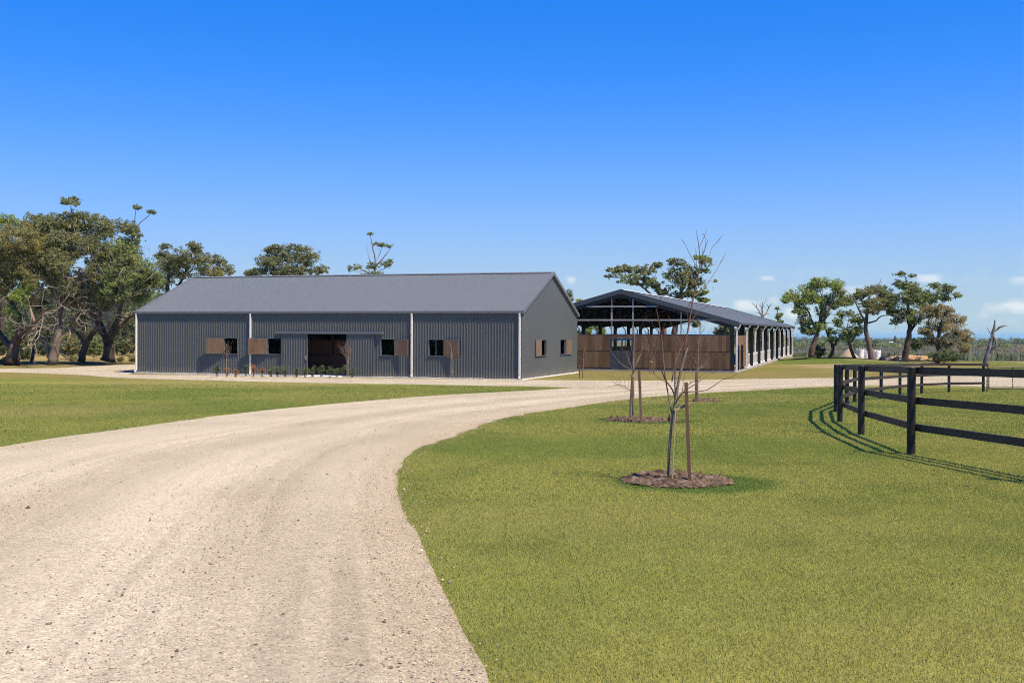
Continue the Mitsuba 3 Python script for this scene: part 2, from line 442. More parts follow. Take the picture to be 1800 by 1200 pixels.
def stones(n, ymin, ymax, size, seed, dark):
    r = np.random.default_rng(seed)
    y = np.sqrt(r.uniform(ymin ** 2, ymax ** 2, n * 3)); x = r.uniform(-.52, .15, n * 3) * y
    ok = shapely.contains_xy(drive, x, y); x, y = x[ok][:n], y[ok][:n]; n = len(x)
    ed = shapely.distance(shapely.points(np.stack([x, y], 1)), rel)
    keep = r.random(n) < .30 + .7 * np.maximum(np.exp(-((ed - 3.2) / .9) ** 2), np.exp(-((ed - .9) / .8) ** 2))
    x, y = x[keep], y[keep]; n = len(x)
    s = size * np.exp(r.normal(0, .38, n))
    sc = np.stack([s * r.uniform(.8, 1.3, n), s * r.uniform(.7, 1.1, n), s * r.uniform(.45, .8, n)], 1)
    a = r.uniform(0, 6.28, n); jit = 1 + r.normal(0, .22, (n, 6, 3))
    v = oct_v[None] * jit * sc[:, None]
    v = np.stack([v[..., 0] * np.cos(a)[:, None] - v[..., 1] * np.sin(a)[:, None], v[..., 0] * np.sin(a)[:, None] + v[..., 1] * np.cos(a)[:, None], v[..., 2]], -1)
    v += np.stack([x, y, gz(x, y) + .033 + sc[:, 2] * .25], 1)[:, None]
    pal = np.array([[.50, .42, .32], [.42, .34, .25], [.56, .48, .38], [.34, .27, .20], [.20, .165, .13], [.11, .09, .075]])
    pr = np.array([.32, .24, .2, .12, .08, .04]) if not dark else np.array([.10, .15, .10, .2, .25, .2])
    c = pal[r.choice(6, n, p=pr / pr.sum())] * r.uniform(.85, 1.15, (n, 1))
    return v.reshape(-1, 3), (oct_f[None] + np.arange(n)[:, None, None] * 6).reshape(-1, 3), np.repeat(c, 6, 0)


peb = MB()
peb.add(*stones(30000, 3.4, 12, .0042, 1, False))
peb.add(*stones(30000, 3.4, 26, .0052, 2, True))
peb.add(*stones(700, 3.4, 18, .0095, 3, True))
r = np.random.default_rng(9); n = 2600        # stones spilt along the lawn's edge
i = r.integers(0, len(re) - 1, n); t = r.random((n, 1)); P = re[i] * (1 - t) + re[i + 1] * t
P = P + np.stack([np.abs(r.normal(0, .09, n)) + .0, r.normal(0, .02, n)], 1) * np.clip(.6 + P[:, 1:2] / 20, .6, 2)
P = P[(P[:, 1] > 3) & (P[:, 1] < 30)]; n = len(P); sz = .0042 * np.exp(r.normal(0, .45, (n, 1, 1))) * np.clip(.8 + P[:, 1] / 20, .8, 2)[:, None, None]
v = oct_v[None] * (1 + r.normal(0, .22, (n, 6, 3))) * sz + np.c_[P, gz(P[:, 0], P[:, 1]) + .012][:, None]
peb.add(v.reshape(-1, 3), (oct_f[None] + np.arange(n)[:, None, None] * 6).reshape(-1, 3), np.repeat(np.array([.42, .36, .27]) * r.uniform(.5, 1.2, (n, 1)), 6, 0))
peb.put('loose_gravel', 'mat_pebble')
labels['loose_gravel'] = {'label': 'loose stones scattered over the gravel drive', 'kind': 'stuff', 'category': 'gravel'}

# ------------------------------------------------------------------ soil beds round the young trees
BED_PX = [(1188, 846, 94, 'wide bed of bare crumbly soil round the nearest staked sapling'), (1122, 739.5, 55, 'bed of bare soil round the sapling held between two stakes'), (1240, 705.5, 24, 'small far bed of bare soil beside the gravel drive')]
for px, py, hw, lab in BED_PX:
    c = on_ground(px, py); rx = hw / F * c[1]
    BEDS.append((c[0], c[1], rx, rx * 1.08))
bed_polys = []
for (x, y, rx, ry), (_, _, _, lab) in zip(BEDS, BED_PX):
    nr, na = 44, 150
    rr = np.linspace(0, 1, nr) ** .9; aa = np.linspace(0, 2 * np.pi, na, endpoint=False)
    wob = 1 + .34 * (meshkit.fbm(np.stack([np.cos(aa) * 2 + x, np.sin(aa) * 2 + y, aa * 0], -1), 4) - .5)
    X = x + rr[:, None] * np.cos(aa) * rx * wob; Y = y + rr[:, None] * np.sin(aa) * ry * wob
    P = np.stack([X, Y, X * 0], -1)
    h = .045 * (1 - rr[:, None] ** 3) * (.2 + 1.4 * meshkit.fbm(P * 3.2, 3, 2)) + .085 * (meshkit.fbm(P * 12, 4, 5) - .42) * (1 - rr[:, None] ** 6)
    h += .07 * np.exp(-((rr[:, None] - .8) / .13) ** 2) * (np.cos(aa - 2.4)[None] > .2) * meshkit.fbm(P * 4, 2, 9)
    Z = gz(X, Y) + .008 + np.where(rr[:, None] > .97, 0, np.maximum(h, .0) + .02 * (1 - rr[:, None]))
    i, j = np.meshgrid(np.arange(nr - 1), np.arange(na), indexing='ij'); i, j = i.ravel(), j.ravel(); k = (j + 1) % na
    f = np.stack([i * na + j, (i + 1) * na + j, (i + 1) * na + k, i * na + k], 1)
    struct(key('soil_bed'), (np.stack([X, Y, Z], -1).reshape(-1, 3), f), 'mat_soil', lab, smooth=40)
    bed_polys.append(Polygon(np.stack([x + np.cos(aa) * rx * wob * .96, y + np.sin(aa) * ry * wob * .96], 1)))
    r = np.random.default_rng(int(rx * 100))
    m = MB(); n = 700
    for _ in range(n):
        t, a = math.sqrt(r.random()) * 1.02, r.uniform(0, 6.28)
        px, py = x + t * rx * math.cos(a), y + t * ry * math.sin(a)
        s = .012 * math.exp(r.normal(0, .55)) * min(2.2, .7 + y / 20)
        g = r.uniform(.5, 1.2)
        m.add(oct_v * (1 + r.normal(0, .3, (6, 3))) * s * np.array([1.2, 1, .9]) + [px, py, float(gz(px, py)) + .02 + .05 * (1 - t)], oct_f, np.array([.16, .115, .085]) * g)
    ck = key('soil_clods')
    m.put(ck, 'mat_pebble'); labels[ck] = {'label': 'crumbs of earth lying on ' + lab, 'kind': 'stuff', 'category': 'soil'}

# ------------------------------------------------------------------ blades of grass on the near lawn
lawn_r = shapely.prepared.prep
beds_u = shapely.union_all(bed_polys); shapely.prepare(beds_u)
inner_drive = drive.buffer(-.03); shapely.prepare(inner_drive)


def blades(n, size, seed, w=.0045, hgt=.042):
    r = np.random.default_rng(seed)
    base = np.stack([r.random(n) * size, r.random(n) * size, np.zeros(n)], 1)
    a = r.uniform(0, 6.28, n); lean = r.uniform(.1, .95, n); h = hgt * r.uniform(.5, 1.15, n)
    tip = base + np.stack([np.cos(a) * h * lean, np.sin(a) * h * lean, h], 1)
    b = a + 1.57 + r.normal(0, .5, n)
    side = np.stack([np.cos(b), np.sin(b), b * 0], 1) * (w * r.uniform(.7, 1.3, n))[:, None]
    return base, np.stack([base - side - [0, 0, .006], base + side - [0, 0, .006], tip], 1)


def grass_zone(tag, cells, size, dens, w, hgt, variants, seed):
    """Square tiles of turf over the lawn; tiles on its rim are trimmed to it."""
    n = int(dens * size * size)
    protos = [blades(n, size, seed + i, w, hgt) for i in range(variants)]
    full, rim = [], []
    for cx, cy in cells:
        b = shapely.box(cx, cy, cx + size, cy + size)
        if drive.contains(b) or not b.is_valid: continue
        (rim if (drive.intersects(b) or beds_u.intersects(b)) else full).append((cx, cy))
    for i in range(variants):
        t = protos[i][1].reshape(-1, 3)
        scene[f'turf_tile_{tag}{i}'] = {'type': 'shapegroup', 'blades': mikit.ply((t, np.arange(len(t)).reshape(-1, 3)), 'mat_blade')}
    for cx, cy in full:
        i = int(rng.integers(variants))
        z = float(gz(cx, cy)); sxs = (float(gz(cx + size, cy)) - z) / size; sys_ = (float(gz(cx, cy + size)) - z) / size
        M = np.eye(4); M[2, 0], M[2, 1], M[:3, 3] = sxs, sys_, (cx, cy, z)
        GR.append({'type': 'instance', 'shapegroup': {'type': 'ref', 'id': f'turf_tile_{tag}{i}'}, 'to_world': T(M)})
    out = []
    for cx, cy in rim:
        b0, t = protos[int(rng.integers(variants))]
        x, y = b0[:, 0] + cx, b0[:, 1] + cy
        dd = shapely.distance(shapely.points(np.stack([x, y], 1)), drive.exterior)
        reach = .16 * np.clip(meshkit.fbm(np.stack([x * 2.2, y * 2.2, x * 0], -1), 3, 8) - .38, 0, 1) * 2 * np.clip(.5 + y / 25, .5, 2) * np.random.default_rng(len(out)).random(len(x))
        ok = (~shapely.contains_xy(drive, x, y) | (dd < reach)) & ~shapely.contains_xy(beds_u, x, y)
        tt = t[ok].copy(); tt[..., 0] += cx; tt[..., 1] += cy; tt[..., 2] += gz(x[ok], y[ok])[:, None]
        out.append(tt.reshape(-1, 3))
    return out


GR, edge_blades = [], []


def wedge(y0, y1, size):
    out = []
    for cy in np.arange(y0, y1 - 1e-6, size):
        m = .515 * (cy + size) + .6
        for cx in np.arange(-math.ceil(m / size) * size, m, size):
            out.append((float(cx), float(cy)))
    return out


edge_blades += grass_zone('a', wedge(3.5, 11.5, .5), .5, 6400, .0030, .020, 4, 10)
edge_blades += grass_zone('b', wedge(11.5, 21.5, 1.0), 1.0, 3600, .0048, .022, 4, 20)
edge_blades += grass_zone('c', wedge(21.5, 37.5, 2.0), 2.0, 1200, .0100, .032, 3, 30)
edge_blades += grass_zone('d', wedge(37.5, 57.5, 4.0), 4.0, 420, .018, .034, 2, 40)
eb = np.vstack(edge_blades)
scene['lawn_grass'] = mikit.ply((eb, np.arange(len(eb)).reshape(-1, 3)), 'mat_blade')
labels['lawn_grass'] = {'label': 'short mown grass along the lawn edges', 'kind': 'stuff', 'category': 'grass'}
for i, g in enumerate(GR):
    scene[f'lawn_grass__{i + 1:03d}'] = g

# ------------------------------------------------------------------ ribbed metal sheet
def ribs(m, fr, s0, s1, t0, t1, pitch=.19, hgt=.030, phase=0.0, top=.036, foot=.086):
    """A ribbed sheet in the frame FR = (origin, along, up the ribs, outwards); t0 and t1 are numbers or functions of s."""
    o, A, B, N = fr
    ks = np.arange(math.floor((s0 - phase) / pitch) - 1, math.ceil((s1 - phase) / pitch) + 1)
    bp = np.concatenate([phase + ks * pitch + d for d in (0, (foot - top) / 2, (foot + top) / 2, foot)])
    s = np.unique(np.r_[s0, bp[(bp > s0 + 1e-4) & (bp < s1 - 1e-4)], s1])

    def h(x):
        u = (x - phase) % pitch
        return np.interp(u, [0, (foot - top) / 2, (foot + top) / 2, foot, pitch], [0, hgt, hgt, 0, 0])
    a = t0(s) if callable(t0) else np.full(len(s), t0); b = t1(s) if callable(t1) else np.full(len(s), t1)
    hh = h(s)
    lo = o + s[:, None] * A + a[:, None] * B + hh[:, None] * N; hi = o + s[:, None] * A + b[:, None] * B + hh[:, None] * N
    n = len(s); i = np.arange(n - 1)
    f = np.stack([i, i + 1, i + 1 + n, i + n], 1)
    if np.dot(np.cross(A, B), N) < 0: f = f[:, ::-1]
    m.add(np.vstack([lo, hi]), f)


def pierced(m, fr, s0, s1, z0, z1, holes, **kw):
    """A ribbed sheet with rectangular openings (s0, s1, z0, z1)."""
    cuts = sorted({s0, s1, *[x for h in holes for x in h[:2] if s0 < x < s1]})
    for a, b in zip(cuts[:-1], cuts[1:]):
        lo = z0
        for h in sorted([h for h in holes if h[0] < (a + b) / 2 < h[1]], key=lambda h: h[2]):
            if h[2] > lo: ribs(m, fr, a, b, lo, h[2], **kw)
            lo = h[3]
        ribs(m, fr, a, b, lo, z1, **kw)


# ------------------------------------------------------------------ the barn
K = np.array([0, 0, 1.0])
YB = .3165
B0 = np.array([.60, 67.70, 0]); BD = np.array([-math.cos(YB), math.sin(YB), 0]); BN = np.array([math.sin(YB), math.cos(YB), 0])
BL, BW, BE, BR = 28.55, 13.7, 4.24, 7.00
BF = (B0, BD, BN, K)            # along the front from its right corner, inwards, up


def front(px, py=600.0):
    d = ray(px, py); s = ((B0 - CAM) @ BN) / (d @ BN); P = CAM + d * s
    return float((P - B0) @ BD), float(P[2])


def gable(px, py=600.0):
    d = ray(px, py); s = ((B0 - CAM) @ BD) / (d @ BD); P = CAM + d * s
    return float((P - B0) @ BN), float(P[2])


barn = thing('barn', 'long dark grey ribbed metal barn with a sliding door and timber shutters', 'barn')
ZS, ZT = front(405, 621)[1], front(405, 594.5)[1]
wins = []
for x0, x1 in ((394.5, 417.5), (471, 496.5), (669.7, 693.6), (754, 780.2)):
    wins.append((front(x1)[0], front(x0)[0], ZS, ZT))
door = (front(611)[0], front(541.5)[0], .0, front(575, 587)[1])
gw = [(gable(950.5)[0], gable(959)[0] + .12, ZS, ZT), (gable(984.5)[0], gable(993.8)[0], ZS, ZT)]
m = MB()
pierced(m, (B0, BD, K, -BN), 0.0, BL, .0, BE - .02, wins + [door])
m.put(pkey(f'{barn}__wall'), 'mat_wall_metal')
slope_z = lambda b: BE + (BR - BE) * (1 - np.abs(np.asarray(b) - BW / 2) / (BW / 2))
m = MB()
cuts = sorted({0.0, BW / 2, BW, *[x for h in gw for x in h[:2]]})
for a, b in zip(cuts[:-1], cuts[1:]):
    hs = [h for h in gw if h[0] < (a + b) / 2 < h[1]]
    fr = (B0, BN, K, -BD)
    kw = dict(hgt=.003, top=.02, foot=.12)
    if hs: ribs(m, fr, a, b, .0, hs[0][2], **kw); ribs(m, fr, a, b, hs[0][3], slope_z, **kw)
    else: ribs(m, fr, a, b, .0, slope_z, **kw)
m.put(pkey(f'{barn}__wall'), 'mat_wall_metal'); labels[f'{barn}__wall_001'] = {'label': 'sunlit gable end wall'}
m = MB()
for a, b in ((0.0, BW / 2), (BW / 2, BW)): ribs(m, (B0 + BD * BL, BN, K, BD), a, b, .0, slope_z)
m.put(pkey(f'{barn}__wall'), 'mat_wall_metal')
m = MB(); ribs(m, (B0 + BN * BW, BD, K, BN), 0.0, BL, .0, BE)
m.put(pkey(f'{barn}__wall'), 'mat_wall_metal')
sl = np.array([0, BW / 2, BR - BE]); run = math.hypot(BW / 2 + .12, (BR - BE) * (BW / 2 + .12) / (BW / 2))
for side in (0, 1):
    up = (BN * (1 if side == 0 else -1)) * (BW / 2) + K * (BR - BE); up /= np.linalg.norm(up)
    o = B0 + (BN * -.12 if side == 0 else BN * (BW + .12)) + K * (BE + .05 - .12 * (BR - BE) / (BW / 2))
    nrm = np.cross(BD, up); nrm *= np.sign(nrm[2])
    m = MB(); ribs(m, (o, BD, up, nrm), -.06, BL + .06, 0.0, run, pitch=1.52, hgt=.009, top=.03, foot=.06)
    rk = m.put(pkey(f'{barn}__roof'), 'mat_roof_metal')
    # barge flashings up both verges
    for s, e in ((-.16, 0), (BL, BL + .16)):
        m = MB(); m.box((o, BD, up, nrm), (s, e), (0, run), (-.17, .055))
        m.put(pkey(f'{barn}__barge'), 'mat_trim_metal')
m = MB()
apex = B0 + BN * (BW / 2) + K * (BR + .055)
ang = math.atan2(BR - BE, BW / 2)
for sgn in (1, -1):
    u = BN * sgn * math.cos(ang) - K * math.sin(ang); nn = BN * sgn * math.sin(ang) + K * math.cos(ang)
    m.box((apex + nn * .035, BD, u, nn), (-.17, BL + .17), (0.0, .21), (0, .012))
m.put(pkey(f'{barn}__ridge_cap'), 'mat_trim_metal')
m = MB()
for a0, a1 in ((-.17, BL + .17),):
    m.box(BF, (a0, a1), (-.140, -.125), (BE - .11, BE + .035)); m.box(BF, (a0, a1), (-.125, -.055), (BE - .11, BE - .095)); m.box(BF, (a0, a1), (-.055, -.043), (BE - .11, BE + .02))
    m.box(BF, (a0, a0 + .01), (-.125, -.055), (BE - .095, BE + .02)); m.box(BF, (a1 - .01, a1), (-.125, -.055), (BE - .095, BE + .02))
m.put(pkey(f'{barn}__gutter'), 'mat_trim_metal')
m = MB()
m.box(BF, (-.06, BL + .06), (-.045, -.037), (BE - .14, BE - .0)); m.put(pkey(f'{barn}__fascia'), 'mat_wall_metal')
m = MB()
m.box(BF, (-.14, BL + .16), (-.16, BW + .14), (-.35, .0)); m.put(pkey(f'{barn}__slab'), 'mat_concrete')
m = MB()
fr_ = front(602, 659.5)[0]
m.box(BF, (front(609)[0], front(541)[0]), (-1.15, -.165), (-.30, -.004)); m.put(pkey(f'{barn}__doorstep'), 'mat_concrete')
for k_, x in enumerate((912.0, 724.7, 441.3, 241.3)):
    a = front(x)[0] if k_ < 3 else BL + .045
    if k_ == 0: a = .10
    m = MB()
    m.box(BF, (a - .05, a + .05), (-.135, -.045), (.13, BE - .105))
    m.bar(B0 + BD * a - BN * .09 + K * .16, B0 + BD * (a + (.10 if k_ == 3 else 0)) - BN * (.14) + K * .02, .098, .088, up=BN)
    m.put(pkey(f'{barn}__downpipe'), 'mat_white_paint')
# corner flashings
m = MB(); m.box(BF, (-.034, .055), (-.036, -.031), (.0, BE - .11)); m.box(BF, (-.039, -.034), (-.036, .06), (.0, BE - .02))
m.put(pkey(f'{barn}__corner_trim'), 'mat_wall_metal')
m = MB(); m.box(BF, (BL - .055, BL + .034), (-.036, -.031), (.0, BE - .11)); m.put(pkey(f'{barn}__corner_trim'), 'mat_wall_metal')


def window(fr, s0, s1, z0, z1, hinge, leaf_w, angle, tags):
    """Opening with steel frame; the timber shutter is folded back on the side of its hinge (+1: larger s). FR: origin, along, inwards, up."""
    wk = pkey(f'{barn}__window')
    m = MB(); t = .032
    m.box(fr, (s0 - t, s1 + t), (-.05, .10), (z1, z1 + t)); m.box(fr, (s0 - t - .03, s1 + t + .03), (-.075, .10), (z0 - t, z0))
    m.box(fr, (s0 - t, s0), (-.05, .10), (z0, z1)); m.box(fr, (s1, s1 + t), (-.05, .10), (z0, z1))
    m.put(wk, 'mat_trim_metal')
    o, A, Bv, C = fr
    h = (s1 + t) if hinge > 0 else (s0 - t)
    d = A * hinge * math.cos(angle) - Bv * math.sin(angle); nn = -(Bv * math.cos(angle) + A * hinge * math.sin(angle))
    base = o + A * h + Bv * (-.06 if angle else -.045)
    lf = (base, d, nn, C)
    m = MB(); w = leaf_w; e = .03
    m.box(lf, (0, w), (0, .045), (z1 - e + .02, z1 + .02)); m.box(lf, (0, w), (0, .045), (z0 - .02, z0 - .02 + e))
    m.box(lf, (0, e), (.0, .045), (z0 - .02 + e, z1 + .02 - e)); m.box(lf, (w - e, w), (0, .045), (z0 - .02 + e, z1 + .02 - e))
    sk = pkey(f'{wk}__shutter_frame'); m.put(sk, 'mat_trim_metal')
    m = MB(); nb = 6; bw = (w - 2 * e) / nb
    for i in range(nb): m.box(lf, (e + i * bw + .003, e + (i + 1) * bw - .003), (.008, .036 + .002 * (i % 3)), (z0 - .02 + e, z1 + .02 - e))
    m.put(pkey(f'{wk}__shutter'), 'mat_shutter_timber')


for i, w in enumerate(wins):
    lw = w[1] - w[0] + .1
    window(BF, *w, 1 if i < 2 else -1, lw * (1.10 if i < 2 else 1.0), math.radians(11), None)
GF = (B0, BN, BD, K)
window(GF, *gw[0], -1, gable(951)[0] - gable(941.0)[0], 0.0, None)
window(GF, *gw[1], 1, gable(1002.8)[0] - gable(994)[0] + .1, 0.0, None)
# sliding door: track hood and two ribbed leaves slid open
tr0, tr1 = front(674.6)[0], front(486.5)[0]
m = MB(); zt = front(580, 582.5)[1]
m.box(BF, (tr0, tr1), (-.20, -.034), (zt - .16, zt)); m.put(pkey(f'{barn}__door_track'), 'mat_trim_metal')
for s0, s1 in ((front(658.5)[0], front(610.5)[0]), (front(542)[0], front(496.5)[0])):
    m = MB(); fr = (B0 - BN * .11, BD, K, -BN)
    ribs(m, fr, s0 + .03, s1 - .03, .04, zt - .165)
    m.box(BF, (s0, s0 + .03), (-.15, -.075), (.03, zt - .165)); m.box(BF, (s1 - .03, s1), (-.15, -.075), (.03, zt - .165))
    dk = m.put(pkey(f'{barn}__sliding_door'), 'mat_wall_metal')
m = MB(); hx = front(540)[0]
m.box(BF, (hx - .02, hx + .015), (-.20, -.15), (1.05, 1.30)); m.put(f'{dk}__handle', 'mat_gal_steel')
# inside: stall fronts, posts, a lined back aisle
m = MB()
st0 = front(588)[0] - .3; st1 = front(540)[0]
for i in range(16):
    a0 = st0 + (st1 + 3 - st0) * i / 16; a1 = st0 + (st1 + 3 - st0) * (i + 1) / 16
    if i == 8: pass
    m.box(BF, (a0 + .004, a1 - .004), (2.9, 2.95 + .003 * (i % 2)), (.06, 1.30)); m.box(BF, (a0 + .004, a1 - .004), (2.9, 2.95 + .003 * (i % 2)), (1.36, 2.35))
m.put(pkey(f'{barn}__stall_wall'), 'mat_stall_timber')
m = MB()
for a in (st0, st0 + 1.9, st1 + 3): m.box(BF, (a - .05, a + .05), (2.78, 2.88), (.0, BE)); m.box(BF, (a - .05, a + .05), (8.8, 8.9), (.0, BE))
m.put(pkey(f'{barn}__stall_post'), 'mat_dark_steel')
m = MB()
for a in np.linspace(.2, BL - .2, 6):
    m.box(BF, (a - .06, a + .06), (.12, .26), (.0, BE - .1)); m.box(BF, (a - .06, a + .06), (BW - .26, BW - .12), (.0, BE - .1))
    for sg in (0, 1):
        p = B0 + BD * a + (BN * .2 if sg == 0 else BN * (BW - .2)) + K * (BE - .15); q_ = B0 + BD * a + BN * BW / 2 + K * (BR - .22)
        m.bar(p, q_, .12, .25)
m.put(pkey(f'{barn}__portal_frame'), 'mat_dark_steel')

# ------------------------------------------------------------------ the open-sided riding arena
YA = .3185
A0 = np.array([16.9, 82.25, 0]); AD = np.array([-math.cos(YA), math.sin(YA), 0]); AN = np.array([math.sin(YA), math.cos(YA), 0]) + K * .0028
AW, AL, AE, AR = 17.5, 64.0, 3.84, 6.30
AF = (A0, AD, AN, K); NB = 9; BAY = AL / NB
arena = thing('riding_arena', 'long open-sided riding arena with a low-pitched dark grey roof and timber-clad end', 'riding arena')


def afront(px, py=600.0):
    d = ray(px, py); n = np.array([math.sin(YA), math.cos(YA), 0]); s = ((A0 - CAM) @ n) / (d @ n); P = CAM + d * s
    return float((P - A0) @ AD), float(P[2])


m = MB(); m.box(AF, (-.16, AW + .16), (-.2, AL + .2), (-.5, .06)); m.put(f'{arena}__slab', 'mat_kick_panel')
m = MB(); m.box(AF, (.3, AW - .3), (.3, AL - .2), (.06, .085)); m.put(f'{arena}__sand_floor', 'mat_arena_sand')
OV, OF = .38, .16      # eave and gable overhangs
pit = (AR - AE) / (AW / 2)
arun = math.hypot(AW / 2 + OV, (AW / 2 + OV) * pit)
for side in (0, 1):
    up = AD * (1 if side == 0 else -1) * (AW / 2) + K * (AR - AE); up /= np.linalg.norm(up)
    o = A0 + AD * (-OV if side == 0 else AW + OV) + K * (AE - OV * pit + .02)
    nrm = np.cross(AN, up); nrm *= np.sign(nrm[2])
    m = MB(); ribs(m, (o, AN, up, nrm), -OF, AL + .4, 0.0, arun, pitch=1.52, hgt=.009, top=.03, foot=.06)
    rk = m.put(pkey(f'{arena}__roof'), 'mat_arena_roof')
    for s0, s1 in ((-OF - .05, -OF), (AL + .4, AL + .45)):
        m = MB(); m.box((o, AN, up, nrm), (s0, s1), (-.02, arun + .0), (-.30, .06)); m.put(pkey(f'{arena}__barge'), 'mat_arena_trim')
    m = MB()
    a0 = -OV - .13 if side == 0 else AW + OV
    m.box(AF, (a0, a0 + .012), (-OF - .05, AL + .45), (AE - OV * pit - .13, AE - OV * pit + .02)); m.box(AF, (a0 + .118, a0 + .13), (-OF - .05, AL + .45), (AE - OV * pit - .13, AE - OV * pit)); m.box(AF, (a0 + .012, a0 + .118), (-OF - .05, AL + .45), (AE - OV * pit - .13, AE - OV * pit - .118))
    m.put(pkey(f'{arena}__gutter'), 'mat_arena_trim')
    # purlins
    for i in range(8):
        t = (i + .4) / 8 * arun
        m = MB(); m.box((o, AN, up, nrm), (-OF + .02, AL + .35), (t, t + .07), (-.155, -.002)); m.put(pkey(f'{arena}__purlin'), 'mat_dark_steel')
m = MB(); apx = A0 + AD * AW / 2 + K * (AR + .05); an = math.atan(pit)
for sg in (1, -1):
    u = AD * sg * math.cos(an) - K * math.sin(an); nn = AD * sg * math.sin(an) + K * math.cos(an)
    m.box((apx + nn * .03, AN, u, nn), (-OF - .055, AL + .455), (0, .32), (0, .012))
m.put(f'{arena}__ridge_cap', 'mat_ridge_glint')  # cap coloured pale to stand in for reflected sun
for k_ in range(NB + 1):
    b = k_ * BAY
    for a0, a1, sg in ((.0, .36, 1), (AW - .36, AW, -1)):
        m = MB()
        m.box(AF, (a0, a0 + .02), (b - .09, b + .09), (.0, AE - .1)); m.box(AF, (a1 - .02, a1), (b - .09, b + .09), (.0, AE - .1)); m.box(AF, (a0 + .02, a1 - .02), (b - .008, b + .008), (.0, AE - .1))
        m.put(pkey(f'{arena}__post'), 'mat_dark_steel')
        m = MB()
        ac = .2 if sg > 0 else AW - .2
        p = A0 + AD * ac + AN * b + K * (AE - .28); q_ = A0 + AD * AW / 2 + AN * b + K * (AR - .36)
        dr_ = (q_ - p); L = np.linalg.norm(dr_); dr_ /= L; nn = np.cross(AN, dr_); nn *= np.sign(nn[2])
        fr = (p, dr_, AN, nn)
        m.box(fr, (-.1, L), (-.09, .09), (.19, .21)); m.box(fr, (-.1, L), (-.09, .09), (-.21, -.19)); m.box(fr, (-.1, L), (-.008, .008), (-.19, .19))
        m.put(pkey(f'{arena}__rafter'), 'mat_dark_steel')
        if k_ < NB:
            m = MB(); m.bar(A0 + AD * (ac + sg * .05) + AN * (b + .10) + K * (AE - .95), A0 + AD * (ac + sg * .05) + AN * (b + .85) + K * (AE - .2), .07, .07); m.put(pkey(f'{arena}__brace'), 'mat_dark_steel')
    for a, sg in ((-.20, -1), (AW + .20, 1)):
        bb = b if k_ else .0
        m = MB(); e_ = -OV - .065 if sg < 0 else AW + OV + .065
        zt_ = AE - OV * pit - .12
        m.box(AF, (a - .055, a + .055), (bb - .055, bb + .055), (.08, zt_ - .42))
        m.bar(A0 + AD * a + AN * bb + K * (zt_ - .44), A0 + AD * e_ + AN * bb + K * (zt_ - .10), .108, .108, up=AN)
        m.bar(A0 + AD * e_ + AN * bb + K * (zt_ - .13), A0 + AD * e_ + AN * bb + K * (zt_ + .03), .11, .11, up=AN)
        m.put(pkey(f'{arena}__downpipe'), 'mat_pipe_grey')
# end wall: two tiers of boards, door, girts and mullions
dz = afront(1160, 589)[1], afront(1160, 617.5)[1], afront(1160, 646.5)[1]
d0, d1 = afront(1112)[0], afront(1075)[0]
bk = 0


def cladding(fr, s0, s1, tiers, w, holes=(), tag='cladding_board', thick=.03):
    n = max(1, round((s1 - s0) / w)); w = (s1 - s0) / n
    for z0, z1 in tiers:
        for i in range(n):
            a, b = s0 + i * w, s0 + (i + 1) * w
            for h in holes:
                if a < h[1] and b > h[0] and z0 < h[3] and z1 > h[2]:
                    if z0 < h[2] and z1 > h[2] + 0.05: z1_ = h[2]
                    break
            else:
                m = MB(); m.box(fr, (a + .003, b - .003), (-thick - .004 * (rng.random()), 0), (z0, z1))
                m.put(pkey(f'{arena}__{tag}'), BOARDS[int(rng.integers(4))])
                continue
            if z1 > h[3] + .08 and z0 < h[3]:
                m = MB(); m.box(fr, (a + .003, b - .003), (-thick, 0), (max(z0, h[3]), z1)); m.put(pkey(f'{arena}__{tag}'), BOARDS[int(rng.integers(4))])


WF = (A0 - AN * .10, AD, AN, K)
zA, zB, zC = .22, dz[1], dz[0]
for s0, s1 in ((.30, d0 - .1), (d1 + .1, AW - .3)):
    cladding(WF, s0, s1, ((zA, zB - .03), (zB + .03, zC)), .30)
cladding(WF, d0 - .1, d1 + .1, ((zC - .22, zC),), .31)
m = MB(); m.box(AF, (.3, AW - .3), (-.095, .0), (zC, zC + .07)); m.put(f'{arena}__top_rail', 'mat_dark_steel')
for s0, s1 in ((.3, d0 - .1), (d1 + .1, AW - .3)):
    m = MB(); m.box(AF, (s0, s1), (-.095, -.02), (zB - .1, zB + .1)); m.put(pkey(f'{arena}__wall_girt'), 'mat_dark_steel')
    m = MB(); m.box(AF, (s0, s1), (-.12, -.02), (.06, zA - .004)); m.put(pkey(f'{arena}__plinth'), 'mat_dark_steel')
g1, g2 = afront(1100, 562.4)[1], afront(1100, 538.8)[1]
m = MB(); m.box(AF, (.4, AW - .4), (-.12, -.04), (g1 - .06, g1 + .06)); m.put(pkey(f'{arena}__girt'), 'mat_gal_steel')
w2 = (g2 - AE + .45) / pit
m = MB(); m.box(AF, (w2 + .2, AW - w2 - .2), (-.12, -.04), (g2 - .06, g2 + .06)); m.put(pkey(f'{arena}__girt'), 'mat_gal_steel')
for px in (1075, 1112.3, 1197):
    a = afront(px)[0]; zt_ = AE - .42 + pit * min(a, AW - a)
    m = MB(); m.box(AF, (a - .055, a + .055), (-.035, .045), (.06, zt_)); m.put(pkey(f'{arena}__mullion'), 'mat_gal_steel')
